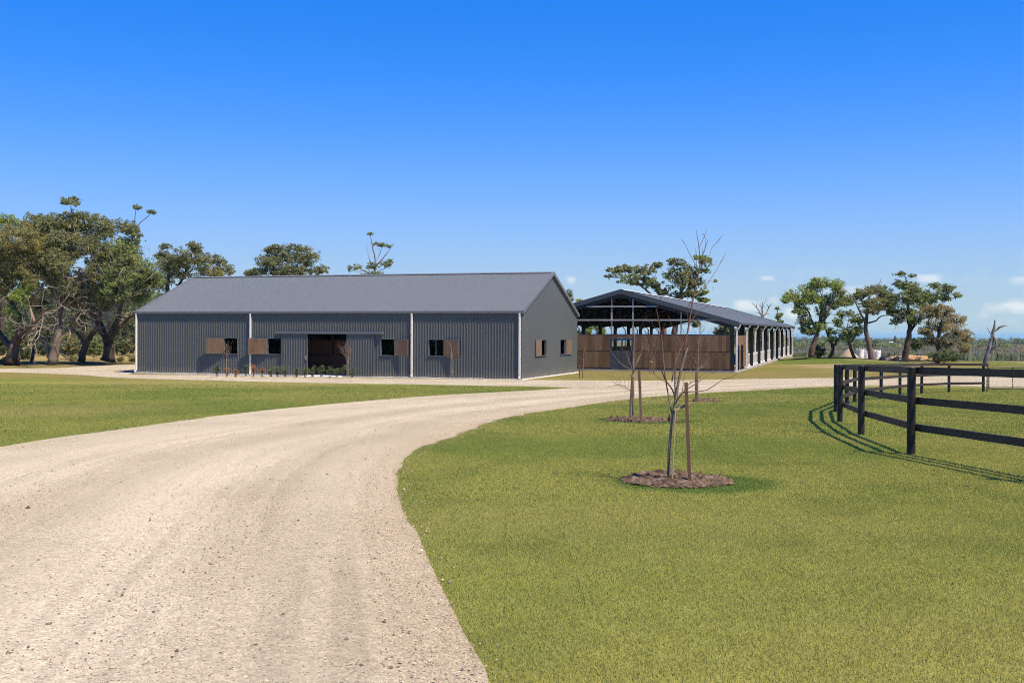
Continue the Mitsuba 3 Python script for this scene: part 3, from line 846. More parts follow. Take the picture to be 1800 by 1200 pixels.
# door in the end wall: two leaves with open tops
zd = zC - .235
m = MB(); m.box(AF, (d0 - .1, d0), (-.14, -.0), (.06, zd)); m.box(AF, (d1, d1 + .1), (-.14, -.0), (.06, zd)); m.box(AF, (d0, d1), (-.14, -.0), (zd - .12, zd)); dk = m.put(f'{arena}__door_frame', 'mat_door_blue')
mid = (d0 + d1) / 2
for s0, s1 in ((d0 + .01, mid - .01), (mid + .01, d1 - .01)):
    m = MB(); e = .06
    m.box(AF, (s0, s0 + e), (-.09, -.04), (.09, zd - .13)); m.box(AF, (s1 - e, s1), (-.09, -.04), (.09, zd - .13)); m.box(AF, (s0 + e, s1 - e), (-.09, -.04), (zd - .19, zd - .13)); m.box(AF, (s0 + e, s1 - e), (-.08, -.05), (1.08, 1.55)); m.box(AF, (s0 + e, s1 - e), (-.09, -.04), (.09, .18))
    m.box(AF, (s0 + e, s1 - e), (-.07, -.055), (.18, 1.08))
    m.put(pkey(f'{dk}__door_leaf'), 'mat_door_blue')
# right-hand side: one clad bay with two slit doors, then kick panels under a rail
SF = (A0 + AD * -.10, AN, AD, K)
slots = [(.9, 2.1, .06, 2.05), (3.7, 4.9, .06, 2.05)]
cladding(SF, .12, 8.9, ((zA, zB - .03), (zB + .03, zC)), .30, [(s[0], s[1], .0, 2.02) for s in slots], 'side_board')
for s0, s1, z0, z1 in slots:
    m = MB(); m.box(SF, (s0, s0 + .1), (-.06, .05), (z0, z1)); m.box(SF, (s1 - .1, s1), (-.06, .05), (z0, z1)); m.box(SF, (s0 + .1, s1 - .1), (-.06, .05), (z1 - .1, z1))
    m.put(pkey(f'{arena}__side_door_frame'), 'mat_dark_steel')
for k_ in range(NB):
    b0 = k_ * BAY + .14 if k_ != 1 else 8.95; b1 = (k_ + 1) * BAY - .14
    if k_ >= 1:
        m = MB(); m.box(AF, (.28, .33), (b0, b1), (.20, 1.02)); m.put(pkey(f'{arena}__kick_panel'), 'mat_kick_panel')
        m = MB(); m.box(AF, (.24, .37), (b0, b1), (1.05, 1.13)); m.put(pkey(f'{arena}__kick_rail'), 'mat_white_paint')
        m = MB(); m.box(AF, (.22, .36), (b0, b1), (.088, .19)); m.put(pkey(f'{arena}__kerb'), 'mat_white_paint')
    b0 = k_ * BAY + .14
    m = MB(); m.box(AF, (AW - .07, AW - .02), (b0, b1), (.20, 1.35)); m.put(pkey(f'{arena}__kick_panel'), 'mat_board_b')

# ------------------------------------------------------------------ post-and-rail fence and the gate
fence = thing('paddock_fence', 'black three-rail post fence curving round the lawn on the right', 'fence')
POST_PX = [(1601.4, 798), (1513.7, 764.5), (1476.4, 742), (1469.3, 724.5), (1488.5, 715.5), None, (1548.7, 701), (1581.8, 695.5), (1620, 692), (1668, 689.3), (1728.5, 688.6)]
posts = [None if p is None else on_ground(*p) for p in POST_PX]
posts[5] = (posts[4] + posts[6]) / 2 + np.array([-.35, .15, 0]); posts[5][2] = gz(*posts[5][:2])
pp = posts[0] + (posts[0] - posts[1]) * np.array([-.3, 1, 0]) * np.array([1, .92, 1]); pp[0] = posts[0][0] + .42
pp[2] = gz(*pp[:2]); pq = pp + np.array([.75, -3.6, 0]); pq[2] = gz(*pq[:2])
posts = [pq, pp] + posts
PH = 1.40
for i, p in enumerate(posts):
    m = MB(); r = .066 if i < 12 else .066
    zz = np.array([-.1, PH - .012, PH]); m.tube(p + np.c_[zz * 0, zz * 0, zz], [r, r, r - .012], 14)
    m.put(pkey(f'{fence}__post'), 'mat_black_post', smooth=40)
cen = np.mean([p[:2] for p in posts[2:12]], axis=0)
for i in range(len(posts) - 1):
    a, b = posts[i], posts[i + 1]
    d = (b - a) / np.linalg.norm(b - a); n = np.array([-d[1], d[0], 0]); n /= np.linalg.norm(n)
    inn = n if np.dot(n[:2], np.array([18.0, 30]) - (a + b)[:2] / 2) > 0 else -n
    for z in (PH - .055, .86, .43):
        o = a + inn * .072 + K * z + d * .0
        fr = (o, d, inn, np.cross(inn, d) * np.sign(np.cross(inn, d)[2])); L = np.linalg.norm(b - a)
        m = MB()
        # an extruded rail with two long grooves
        m.box(fr, (0.004, L - .004), (0, .038), (-.056, -.021)); m.box(fr, (.004, L - .004), (.004, .034), (-.021, -.016)); m.box(fr, (.004, L - .004), (0, .038), (-.016, .019)); m.box(fr, (.004, L - .004), (.004, .034), (.019, .024)); m.box(fr, (.004, L - .004), (0, .038), (.024, .056))
        m.put(pkey(f'{fence}__rail'), 'mat_black_rail')

gate = thing('field_gate', 'dark steel field gate at the far end of the fence', 'gate')
gp = on_ground(1735, 688.3); gd = on_ground(1830, 689) - gp; gd[2] = 0; gl = 4.6; gd /= np.linalg.norm(gd)
gn = np.array([-gd[1], gd[0], 0]); gf = (gp, gd, gn, K)
m = MB(); m.tube([gp - K * .1, gp + K * 1.36], .03, 10); m.put(f'{gate}__hinge_post', 'mat_dark_steel', smooth=40)
m = MB()
for z in (.16, 1.20): m.tube([gp + gd * .08 + K * z, gp + gd * gl + K * z], .028, 8)
for s in (.08, gl): m.tube([gp + gd * s + K * .16, gp + gd * s + K * 1.20], .026, 8)
m.put(f'{gate}__frame', 'mat_dark_steel', smooth=40)
for s in np.linspace(.08, gl, 5)[1:-1]:
    m = MB(); m.tube([gp + gd * s + K * .18, gp + gd * s + K * 1.18], .016, 6); m.put(pkey(f'{gate}__upright'), 'mat_dark_steel', smooth=40)
m = MB(); lp = gp + gd * (gl + .15); m.tube([lp - K * .1, lp + K * 1.36], .045, 10); m.put(f'{gate}__latch_post', 'mat_dark_steel', smooth=40)


# ------------------------------------------------------------------ young bare trees and their stakes
def barkcol(n, c1, c2, r):
    t = np.clip(np.convolve(r.random(n + 2), np.ones(3) / 3, 'valid') + r.normal(0, .1, n), 0, 1)[:, None]
    return np.array(c1) * (1 - t) + np.array(c2) * t


TW, TR, TP = (.13, .10, .08), (.21, .10, .08), (.30, .25, .20)


def sapling(label, D, stems, seed, group=None, twigs=60, tw_len=.5):
    """stems: lists of (px, py, radius in mm, metres off the stem plane); the first is the trunk. Colours: '' grey-brown, 'r' red shoots."""
    k = thing('young_tree', label, 'young tree', group)
    r = np.random.default_rng(seed)
    tr, br, tips = MB(), MB(), []
    for i, (col, pts) in enumerate(stems):
        P = []
        for q_ in pts:
            px, py, rad = q_[:3]; off = q_[3] if len(q_) > 3 else 0.0
            P.append([*at(px, py, D + off), rad / 1000])
        c = curve(P, .07); n = len(c)
        base = barkcol(n, np.array(TW) * .95, np.array(TP) * .95, r)
        if col == 'r': base = barkcol(n, np.array(TR) * .8, TR, r)
        (tr if i == 0 else br).tube(c[:, :3], np.maximum(c[:, 3] * .9, .0020 * D / 13), 7 if i == 0 else 5, base)
        for j in np.linspace(n * (.45 if i == 0 else .3), n * .86, max(2, int(twigs / len(stems)))).astype(int):
            tips.append((c[j, :3], c[min(j + 1, n - 1), :3] - c[max(j - 1, 0), :3], c[j, 3], col))
    for p, d, rad, col in tips:
        d = d / (np.linalg.norm(d) + 1e-9); s = r.normal(0, 1, 3); s -= d * (s @ d); s /= np.linalg.norm(s)
        e = d * .75 + s * .8 + K * .25; e /= np.linalg.norm(e); L = tw_len * r.uniform(.25, 1.0)
        c = curve([np.r_[p, min(rad * .6, .005)], np.r_[p + e * L * .5 + K * .01, .0032], np.r_[p + e * L + K * L * .22, .0016]], .1)
        br.tube(c[:, :3], np.maximum(c[:, 3], .0016 * D / 13), 4, np.array(TR) * r.uniform(.7, 1.1) if col == 'r' or r.random() < .3 else np.array(TW) * r.uniform(.7, 1.3), cap=False)
    tr.put(f'{k}__trunk', 'mat_bark', smooth=True)
    br.put(f'{k}__branches', 'mat_bark', smooth=True)
    return k


def stake(label, D0, x0, y0, x1, y1, w=.042, off=0.0, group=None):
    k = thing('tree_stake', label, 'stake', group)
    b = on_ground(x0, y0) if D0 is None else at(x0, y0, D0)
    t = at(x1, y1, b[1] + off)
    m = MB(); m.bar(b - (t - b) * .06, t, w, w, up=(0.25, 1, 0)); 
    m.bar(t, t + (t - b) / np.linalg.norm(t - b) * .004, w * .8, w * .8, up=(.25, 1, 0))
    m.put(k, 'mat_stake')
    return b, t


def tie(label, D, x0, y0, x1, y1, w=.03):
    k = thing('tree_tie', label, 'strap')
    a, b = at(x0, y0, D), at(x1, y1, D + .02)
    d = (b - a) / np.linalg.norm(b - a); n = np.cross(d, K); n /= np.linalg.norm(n)
    m = MB(); L = np.linalg.norm(b - a)
    m.box((a, d, n, np.cross(n, d)), (-.02, L + .02), (-.034, -.030), (-w / 2, w / 2)); m.box((a, d, n, np.cross(n, d)), (-.02, L + .02), (.030, .034), (-w / 2, w / 2))
    m.box((a, d, n, np.cross(n, d)), (L + .02, L + .024), (-.034, .034), (-w / 2, w / 2)); m.box((a, d, n, np.cross(n, d)), (-.024, -.02), (-.034, .034), (-w / 2, w / 2))
    m.put(k, 'mat_strap')


D1 = on_ground(1175.4, 850)[1]
sapling('tall bare young tree with reddish shoots in the nearest soil bed', D1, [
    ('', [(1175.4, 853, 24), (1175.5, 824, 22), (1176.3, 796, 21), (1179, 764, 20), (1182, 736, 20), (1186, 714, 21), (1188.5, 698, 22), (1191, 680, 20), (1195, 660, 19), (1201.5, 633, 18), (1208.5, 611, 17)]),
    ('r', [(1200, 640, 14), (1205, 604, 14, .05), (1211, 571, 12, .08), (1215, 544, 11, .1), (1221.5, 511, 9.5, .12), (1226.6, 487, 8, .13), (1230.5, 460, 7, .12), (1228, 430, 5, .1), (1223.6, 404.5, 2.5, .08)]),
    ('', [(1187.5, 702, 13), (1180, 681, 11, -.1), (1171, 669, 10, -.16), (1168, 652, 9, -.2), (1163, 595, 8, -.25), (1158.5, 568, 6.5, -.3)]),
    ('r', [(1163, 596, 8, -.25), (1158.5, 568, 7.5, -.3), (1154, 544, 5, -.32)]),
    ('', [(1183, 734, 11), (1177, 706, 10, .12), (1172, 678, 9, .15), (1167, 640, 8, .12), (1160, 641, 8, .1)][:4]),
    ('r', [(1169, 667, 9, -.16), (1160, 643, 8, -.3), (1148, 614.5, 7, -.45), (1133, 580, 4, -.6)]),
    ('', [(1187, 694, 10), (1186.3, 660, 9, -.15), (1186.7, 640, 7, -.2), (1188, 612, 5, -.22)]),
    ('r', [(1181, 671, 8, .1), (1187, 640, 8, .2), (1197, 612, 6, .3), (1204, 597, 5, .35), (1209, 585, 3, .36)]),
    ('', [(1190, 700, 12), (1200, 688, 10, .2), (1220, 676, 8, .35), (1240, 662, 6, .5), (1255, 650, 3, .55)]),
    ('', [(1190.5, 703, 11), (1204, 689, 9, -.2), (1226, 687.6, 7, -.4), (1240, 686, 6, -.45), (1260, 674, 5, -.5), (1279, 661, 2.5, -.55)]),
    ('', [(1207, 681, 7, .2), (1213, 672, 5, .25), (1219, 665, 3, .3)]),
    ('', [(1211, 573, 8, .08), (1209, 558, 6, .0), (1206, 545, 4, -.05)]),
    ('', [(1211, 572, 8, .08), (1219, 558, 6, .15), (1227, 546, 3, .2)]),
    ('', [(1220, 520, 7, .12), (1231, 513, 6, .25), (1240, 504, 6, .3), (1250, 489, 5, .35), (1259, 475, 4, .4), (1268.6, 457, 2, .42)]),
    ('', [(1230, 452, 5, .12), (1237, 445, 4, .0), (1241, 421, 2, -.05)]),
    ('', [(1231, 468, 5, .12), (1243, 456, 4, .2), (1251.5, 435, 2, .25)]),
    ('', [(1229, 474, 5, .12), (1220, 460, 4, .0), (1211, 444, 3.5, -.05), (1205.6, 431.5, 2, -.1)]),
    ('r', [(1224, 500, 5, .1), (1214, 492, 4, -.1), (1207, 480, 2.5, -.2)]),
    ('r', [(1206, 607, 6, .0), (1196, 603, 5, .1), (1190, 590, 3, .2)]),
], 11, twigs=44, tw_len=.26)
stake('single weathered stake beside the nearest young tree', None, 1212.5, 851, 1206, 672.5)
tie('canvas tie between the nearest young tree and its stake', D1, 1187, 719, 1209, 710, .034)
k = thing('bamboo_cane', 'thin pale cane leaning along the nearest young trunk', 'cane')
m = MB(); a = on_ground(1181, 851); b = at(1187, 720, a[1] + .02); m.tube([a - K * .05, b], .0075, 7); scene['mat_cane'] = two({'type': 'diffuse', 'reflectance': rgb(.42, .36, .20)}); m.put(k, 'mat_cane', smooth=40)

D2 = on_ground(1113, 738.5)[1]
sapling('bare young tree tied between two stakes in the middle soil bed', D2, [
    ('', [(1113, 740, 34), (1113.2, 700, 30), (1113, 668, 28), (1113.5, 645, 26), (1113.5, 622, 22), (1115, 592, 16), (1113, 565, 9)]),
    ('', [(1112, 652, 14), (1106, 634, 11, .2), (1100, 616, 6, .3)]), ('', [(1112, 650, 12), (1097, 643, 9, -.3), (1086, 634, 7, -.4), (1077.5, 623.5, 4, -.5)]),
    ('', [(1114, 646, 14), (1122, 632, 11, .2), (1127, 620, 9, .3), (1130, 602, 5, .35)]), ('', [(1115, 652, 12), (1124, 640, 9, -.3), (1136, 628, 5, -.5)]),
    ('', [(1111, 690, 9), (1102, 682, 7, .2), (1092, 676, 5, .3), (1078, 676, 3, .4)]), ('', [(1112, 686, 8), (1104, 685, 6, -.2), (1096, 683, 3, -.3)]), ('', [(1114, 625, 10), (1108, 606, 6, -.3), (1106, 590, 3, -.4)]),
], 12, twigs=50, tw_len=.5)
stake('left dark stake of the pair, leaning towards the middle young tree', None, 1106.5, 740.5, 1111.5, 662, .05)
stake('right dark stake of the pair by the middle soil bed', None, 1127.6, 743, 1123.4, 650.5, .06)
tie('brown tie joining the middle young tree and its stakes', D2, 1111, 660, 1125, 660.5, .08)
D3 = on_ground(1226, 706)[1]
sapling('slim bare young tree in the small far soil bed', D3, [
    ('', [(1226, 707, 40), (1226.2, 680, 36), (1226, 655, 32), (1227, 632, 26), (1227.5, 610, 20), (1224.5, 592, 9)]),
    ('', [(1226, 642, 16), (1219, 630, 11, .3), (1212, 621, 6, .5)]), ('', [(1226.5, 642, 15), (1234, 632, 11, -.3), (1240, 624, 6, -.5)]), ('', [(1227.5, 612, 12), (1230, 590, 8, .3), (1233, 570, 4, .4)]),
    ('', [(1226, 650, 13), (1216, 640, 9, -.4), (1210, 626, 5, -.6)]), ('', [(1227, 650, 12), (1238, 640, 9, .4), (1245, 630, 5, .6)]),
], 13, twigs=70, tw_len=.8)
stake('stake close against the slim young tree in the small far bed', None, 1223, 707, 1223.4, 655, .06)
# before the sheds
D4 = on_ground(1149, 657)[1]
sapling('bare young tree between two stakes in front of the timber end wall', D4, [('', [(1146, 657, 36), (1145.6, 640, 34), (1146, 620, 26), (1147, 600, 12)]), ('', [(1146, 632, 14), (1141, 620, 9, .3), (1138, 612, 5, .4)]), ('', [(1146, 628, 14), (1151, 615, 9, -.3), (1153, 604, 5, -.4)])], 14, twigs=40, tw_len=.9)
stake('left stake in front of the timber end wall', None, 1142, 657, 1142.4, 632, .06)
stake('right stake in front of the timber end wall', None, 1149.4, 657, 1148.4, 620, .07)
tie('pale tie between the stakes in front of the timber end wall', D4, 1142.4, 634.5, 1148.5, 636.5, .08)
D5 = on_ground(1024, 664)[1]
sapling('thin pale bare sapling near the right corner of the barn', D5, [('', [(1024, 664.5, 40), (1024.8, 645, 36), (1025.5, 628, 30), (1026.8, 609, 14)]), ('', [(1025, 640, 12), (1021, 630, 6, .2)]), ('', [(1025.4, 630, 12), (1029, 621, 5, -.2)])], 15, twigs=24, tw_len=.5)
stake('short stake at the right corner of the barn', None, 1018.8, 664, 1018.6, 641, .07)
sapling('pale bare sapling below the leftmost shutter of the barn', 70.5, [('', [(397.8, 658.5, 44), (398.0, 640, 40), (398.5, 622, 30), (398.6, 604.5, 12)]), ('', [(398, 630, 16), (402, 617, 11, -.2), (401, 606, 6, -.3)]), ('', [(398, 632, 16), (394, 622, 10, .2), (393.4, 613, 6, .2)])], 16, twigs=60, tw_len=.55)
sapling('pale bare sapling beside the barn doorway', 68.2, [('', [(611, 660, 60), (611.2, 640, 54), (612, 624, 40), (614.2, 610, 20)]), ('', [(610.5, 637, 22), (606, 625, 16, -.2), (603, 615, 10, -.3), (601.5, 608, 6, -.3)]), ('', [(611, 634, 20), (607.6, 620, 12, .3), (607, 605, 6, .4)]), ('', [(612, 630, 18), (616, 620, 10, .2), (616, 613, 6, .2)])], 17, twigs=60, tw_len=.6)
sapling('pale bare sapling before the fourth barn shutter', 67.0, [('', [(794, 661, 56), (794, 640, 50), (793.5, 622, 38), (792, 601, 16)]), ('', [(794, 636, 20), (788, 628, 14, .2), (784, 623, 8, .3)]), ('', [(794, 634, 20), (800, 627, 14, -.2), (806, 622, 8, -.3)]), ('', [(794, 628, 18), (797.5, 612, 9, .2)])], 18, twigs=60, tw_len=.6)


# ------------------------------------------------------------------ foliage
def leaf_cloud(m, C, R, n, size, col, r, droop=.35, ratio=.42):
    """n leaf-sized faces in a Gaussian clump round C."""
    g = r.normal(0, 1, (n, 3)); g /= np.maximum(np.linalg.norm(g, axis=1, keepdims=True), .35); g *= r.random((n, 1)) ** .45
    c = C + g * R
    l = r.normal(0, 1, (n, 3)); l[:, 2] = l[:, 2] * .7 - droop; l /= np.linalg.norm(l, axis=1, keepdims=True)
    w = np.cross(l, r.normal(0, 1, (n, 3))); w /= np.linalg.norm(w, axis=1, keepdims=True)
    s = size * r.uniform(.55, 1.35, (n, 1))
    v = np.stack([c - l * s * .5, c + w * s * ratio * .5, c + l * s * .5, c - w * s * ratio * .5], 1)
    i = np.arange(n)[:, None] * 4
    f = np.vstack([i + [0, 1, 2], i + [0, 2, 3]])
    cc = col * r.uniform(.72, 1.28, (n, 1)) + r.normal(0, .006, (n, 3))
    m.add(v.reshape(-1, 3), f, np.repeat(np.clip(cc, .01, 1), 4, 0))


LEAF = {'gum': [(.240, .270, .125), (.265, .270, .125), (.220, .255, .130)], 'olive': [(.285, .285, .120), (.255, .265, .115), (.310, .285, .125)], 'bright': [(.310, .390, .095), (.255, .345, .095), (.350, .395, .115)],
        'dark': [(.125, .165, .080), (.145, .175, .085), (.135, .170, .095)], 'deep': [(.230, .300, .110), (.265, .310, .115), (.235, .275, .125)], 'wattle': [(.360, .310, .150), (.31, .28, .14), (.375, .310, .155)], 'rust': [(.36, .17, .07), (.32, .15, .06), (.28, .17, .08)]}


def crown(m, tw, blobs, D, kind, r, size=.18, dens=1.0, gap=1.0, attach=None, droop=.35):
    """blobs: (px, py, rx, ry in photo pixels at distance D, metres nearer or farther)."""
    if kind.endswith('-'): attach = None
    if kind.endswith('~'): dens = dens * .30      # thin see-through foliage
    pal = np.array(LEAF[kind.rstrip('-~')]) * 1.12
    for b in blobs:
        px, py, rx, ry = b[:4]
        off = b[4] if len(b) > 4 else r.normal(0, 1) * .45 * rx / F * D
        C = at(px, py, D + off); sx, sz = rx / F * D, ry / F * D
        R = np.array([sx, (sx + sz) / 2 * .95, sz])
        rs0 = float(np.clip(.26 * R.mean(), .2, .75))
        ns = max(4, int(dens * 3.4 * (R.prod() ** (2 / 3)) / rs0 ** 2))
        if attach is not None:
            a = min(attach, key=lambda q_: np.linalg.norm(q_[:3] - C) + (1e3 if q_[2] > C[2] + .3 * R[2] else 0))
            tip = C - K * R[2] * .3; L = np.linalg.norm(tip - a[:3]); r0 = min(a[3] * .65, .025 + .012 * L)
            mid_ = a[:3] * .45 + tip * .55 + np.array([0, 0, .12 * L]) * (1 if tip[2] > a[2] else -.3) + r.normal(0, .06 * L, 3)
            c = curve([np.r_[a[:3], r0], np.r_[mid_, r0 * .6], np.r_[tip, r0 * .3]], .5)
            tw.tube(c[:, :3], c[:, 3], 5, barkcol(len(c), tw.col1, tw.col2, r))
        for q_ in range(3):     # loose outer leaves, so that no crown ends in a hard edge
            leaf_cloud(m, C + r.normal(0, .12, 3) * R, R * (.95 + .14 * q_), int(gap * dens * 1.15 * (R.prod() ** (2 / 3)) / size ** 2), size, pal[r.integers(3)] * r.uniform(.85, 1.15), r, droop)
        for _ in range(ns):
            d = r.normal(0, 1, 3); d /= np.linalg.norm(d); d[2] = d[2] * .9 + .12
            c = C + d * R * r.uniform(.35, .98) ** .7
            rs = rs0 * r.uniform(.6, 1.25)
            col = pal[r.integers(3)] * r.uniform(.82, 1.2)
            leaf_cloud(m, c, np.array([rs, rs, rs * .72]), int(7.5 * gap * (rs / size) ** 2) + 10, size, col, r, droop)
            if attach is not None and r.random() < .6:
                s = C + (c - C) * .1 - K * R[2] * .25
                cc = curve([np.r_[s, .04], np.r_[(s + c) / 2 + r.normal(0, .15, 3), .03], np.r_[c, .012]], .7)
                tw.tube(cc[:, :3], cc[:, 3] * D / 110, 3, np.array(tw.col1) * r.uniform(.7, 1.2), cap=False)


def tree(label, D, trunks, groups, seed, bark=((.10, .08, .065), (.25, .20, .16)), name='gum_tree', cat='tree', group=None, size=.18, dens=1.0, gap=1.0, droop=.35, extra=(), fill=0, burnt=0.0, deadwood=0):
    """trunks: lists of (px, py, radius m[, offset m]); groups: (leaf kind, scale, x0, y0, blobs in a crop of that scale and origin)."""
    k = thing(name, label, cat, group)
    r = np.random.default_rng(seed)
    tr, cr = MB(), MB(); tr.col1, tr.col2 = bark
    attach = []
    for pts in trunks:
        P = [[*at(q_[0], q_[1], D + (q_[3] if len(q_) > 3 else 0)), q_[2]] for q_ in pts]
        c = curve(P, .35); n = len(c)
        jit = r.normal(0, .03, (n, 3)) * np.minimum(1, c[:, 3:4] / .15); c[:, :3] += jit
        tr.tube(c[:, :3], c[:, 3] * r.uniform(.92, 1.08, n) * .80, 9, barkcol(n, bark[0], bark[1], r) * (1 - burnt * np.exp(-np.maximum(c[:, 2:3] - gz(c[:, 0:1], c[:, 1:2]), 0) / 2.2))); attach += list(c[n // 3:])
    for kind, sc, x0, y0, blobs in groups:
        bl = [(x0 + b[0] / sc, y0 + b[1] / sc, b[2] / sc, b[3] / sc, *b[4:]) for b in blobs]
        crown(cr, tr, bl, D, kind, r, size, dens, gap, attach, droop)
        for _ in range(fill):      # the inner mass of a dense crown
            crown(cr, tr, [(b[0] + r.normal(0, .35) * b[2], b[1] + r.uniform(-.1, .55) * b[3], b[2] * .75, b[3] * .75) for b in bl], D + r.normal(0, 1.2), kind, r, size, dens * .8, gap, None, droop)
    for pts in extra:
        P = [[*at(q_[0], q_[1], D + (q_[3] if len(q_) > 3 else r.normal(0, .4))), q_[2]] for q_ in pts]
        c = curve(P, .35); tr.tube(c[:, :3], c[:, 3], 5, barkcol(len(c), np.array(bark[1]) * .9, np.array(bark[1]) * 1.3, r))
    if deadwood:       # bare grey branches hanging in and under the crown
        dw = MB(); zb = float(gz(attach[0][0], attach[0][1])); low = [a for a in attach if 2.6 < a[2] - zb < 8.5]
        for _ in range(deadwood):
            a = low[r.integers(len(low))]; stack = [(a[:3], r.normal(0, 1, 3) * [1, 1, .35] + [0, -.5, .25], r.uniform(1.8, 4.2), r.uniform(.035, .075), 0)]
            while stack:
                p, d, L, r0, gen = stack.pop(); d = d / np.linalg.norm(d); pts = [np.r_[p, r0]]; nseg = 5
                for q_ in range(nseg):
                    d = d + r.normal(0, .32, 3); d /= np.linalg.norm(d); p = p + d * L / nseg; pts.append(np.r_[p, r0 * (1 - .75 * (q_ + 1) / nseg)])
                    if gen < 2 and r.random() < .6: stack.append((p, d + r.normal(0, .7, 3), L * r.uniform(.35, .6), r0 * .55, gen + 1))
                pts = np.array(pts); dw.tube(pts[:, :3], np.maximum(pts[:, 3], .016), 4, np.array([.36, .31, .255]) * r.uniform(.6, 1.25), cap=False)
        dw.put(f'{k}__dead_branches', 'mat_bark', smooth=True)
    if tr.n: tr.put(f'{k}__trunk', 'mat_bark', smooth=True)
    if cr.n: cr.put(f'{k}__crown', 'mat_leaf')
    return k


DARK, PALE, PINK = ((.040, .033, .028), (.11, .088, .07)), ((.13, .105, .085), (.27, .23, .19)), ((.095, .064, .050), (.215, .150, .118))
Z4 = (3.636, 0, 330)
G4 = 'gum trees standing left of the barn'
tree('broad olive gum with pinkish leaning limbs at the left edge', 88, [[(22, 642, .85), (23, 620, .62), (27, 605, .5)], [(27, 606, .42), (33, 590, .36), (35, 563, .30), (25, 543, .24, 1), (16, 528, .18, 2), (0, 510, .12, 3)], [(28, 606, .34), (40, 588, .27, -1), (52, 575, .20, -1.5), (61, 568, .14, -2), (72, 556, .09, -2.4), (84, 540, .05, -2.6)], [(20, 612, .36), (8, 598, .3, 1), (-6, 578, .22, 2), (-14, 555, .18, 2)]],
     [('olive', *Z4, [(100, 350, 170, 120), (40, 470, 150, 130), (200, 430, 90, 90), (10, 600, 120, 100), (180, 560, 100, 80), (-60, 380, 150, 140), (120, 260, 110, 60), (90, 520, 120, 90), (-80, 540, 120, 120)]), ('bright', *Z4, [(150, 690, 80, 70), (60, 800, 50, 50), (190, 620, 60, 50)])], 31, PINK, deadwood=14, size=.18, fill=2, burnt=0.75,
     extra=[[(61, 568, .12, -2), (57, 555, .11, -1.8), (53, 535, .14), (62, 520, .11), (70, 508, .08), (92, 478, .05)], [(56, 540, .1), (67, 528, .08), (85, 525, .06), (105, 534, .04)], [(70, 508, .07), (66, 490, .05), (65, 478, .03)], [(60, 560, .09), (75, 550, .07), (98, 545, .04)], [(64, 567, .1), (64, 580, .07), (63, 590, .04)], [(60, 552, .06), (80, 540, .045), (96, 548, .03)]])
tree('bright green crown rising behind the leftmost gum', 120, [[(2, 630, .4), (4, 560, .35), (8, 470, .25), (12, 410, .15)]], [('bright', *Z4, [(40, 205, 90, 40), (100, 230, 40, 25), (-20, 230, 70, 45), (30, 280, 70, 40)])], 32, DARK, group=None)
tree('tall dark gum on a pale split trunk, second from the left edge', 90, [[(93, 638.5, .62), (95, 625, .48), (98, 607, .42), (103, 580, .36), (107, 555, .3, 1), (112, 520, .22, 1), (118, 490, .14, 0), (122, 455, .06, 0)], [(88, 628, .3, .5), (80, 605, .26, 1), (68, 585, .22, 1.5), (60, 566, .18, 2)], [(108, 552, .2, 1), (92, 500, .16, -1), (80, 460, .1, -2)], [(112, 520, .2, 1), (130, 500, .15, -1), (140, 470, .1, -2)]],
     [('gum', *Z4, [(225, 225, 105, 65), (300, 320, 120, 90), (180, 290, 80, 55), (390, 240, 100, 80), (300, 460, 120, 90), (250, 400, 100, 70), (330, 215, 90, 50), (350, 400, 90, 80), (380, 500, 100, 80, -3), (330, 460, 90, 70, -3), (360, 330, 70, 60, -2.5), (400, 640, 110, 80), (340, 560, 110, 70)]), ('olive', *Z4, [(410, 430, 100, 90), (440, 330, 80, 60)]), ('gum-', *Z4, [(450, 82, 62, 24), (415, 95, 30, 16), (495, 100, 28, 16)])], 33, PALE, deadwood=20, fill=2, burnt=0.0,
     extra=[[(123, 400, .05), (124, 385, .045), (125, 365, .04), (123, 352, .03)], [(100, 585, .1), (120, 560, .08), (150, 545, .05), (170, 552, .03)], [(104, 570, .1), (85, 552, .07), (70, 556, .04)], [(112, 540, .09), (130, 528, .07), (152, 510, .04)], [(108, 560, .08), (125, 552, .06), (138, 560, .03)]])
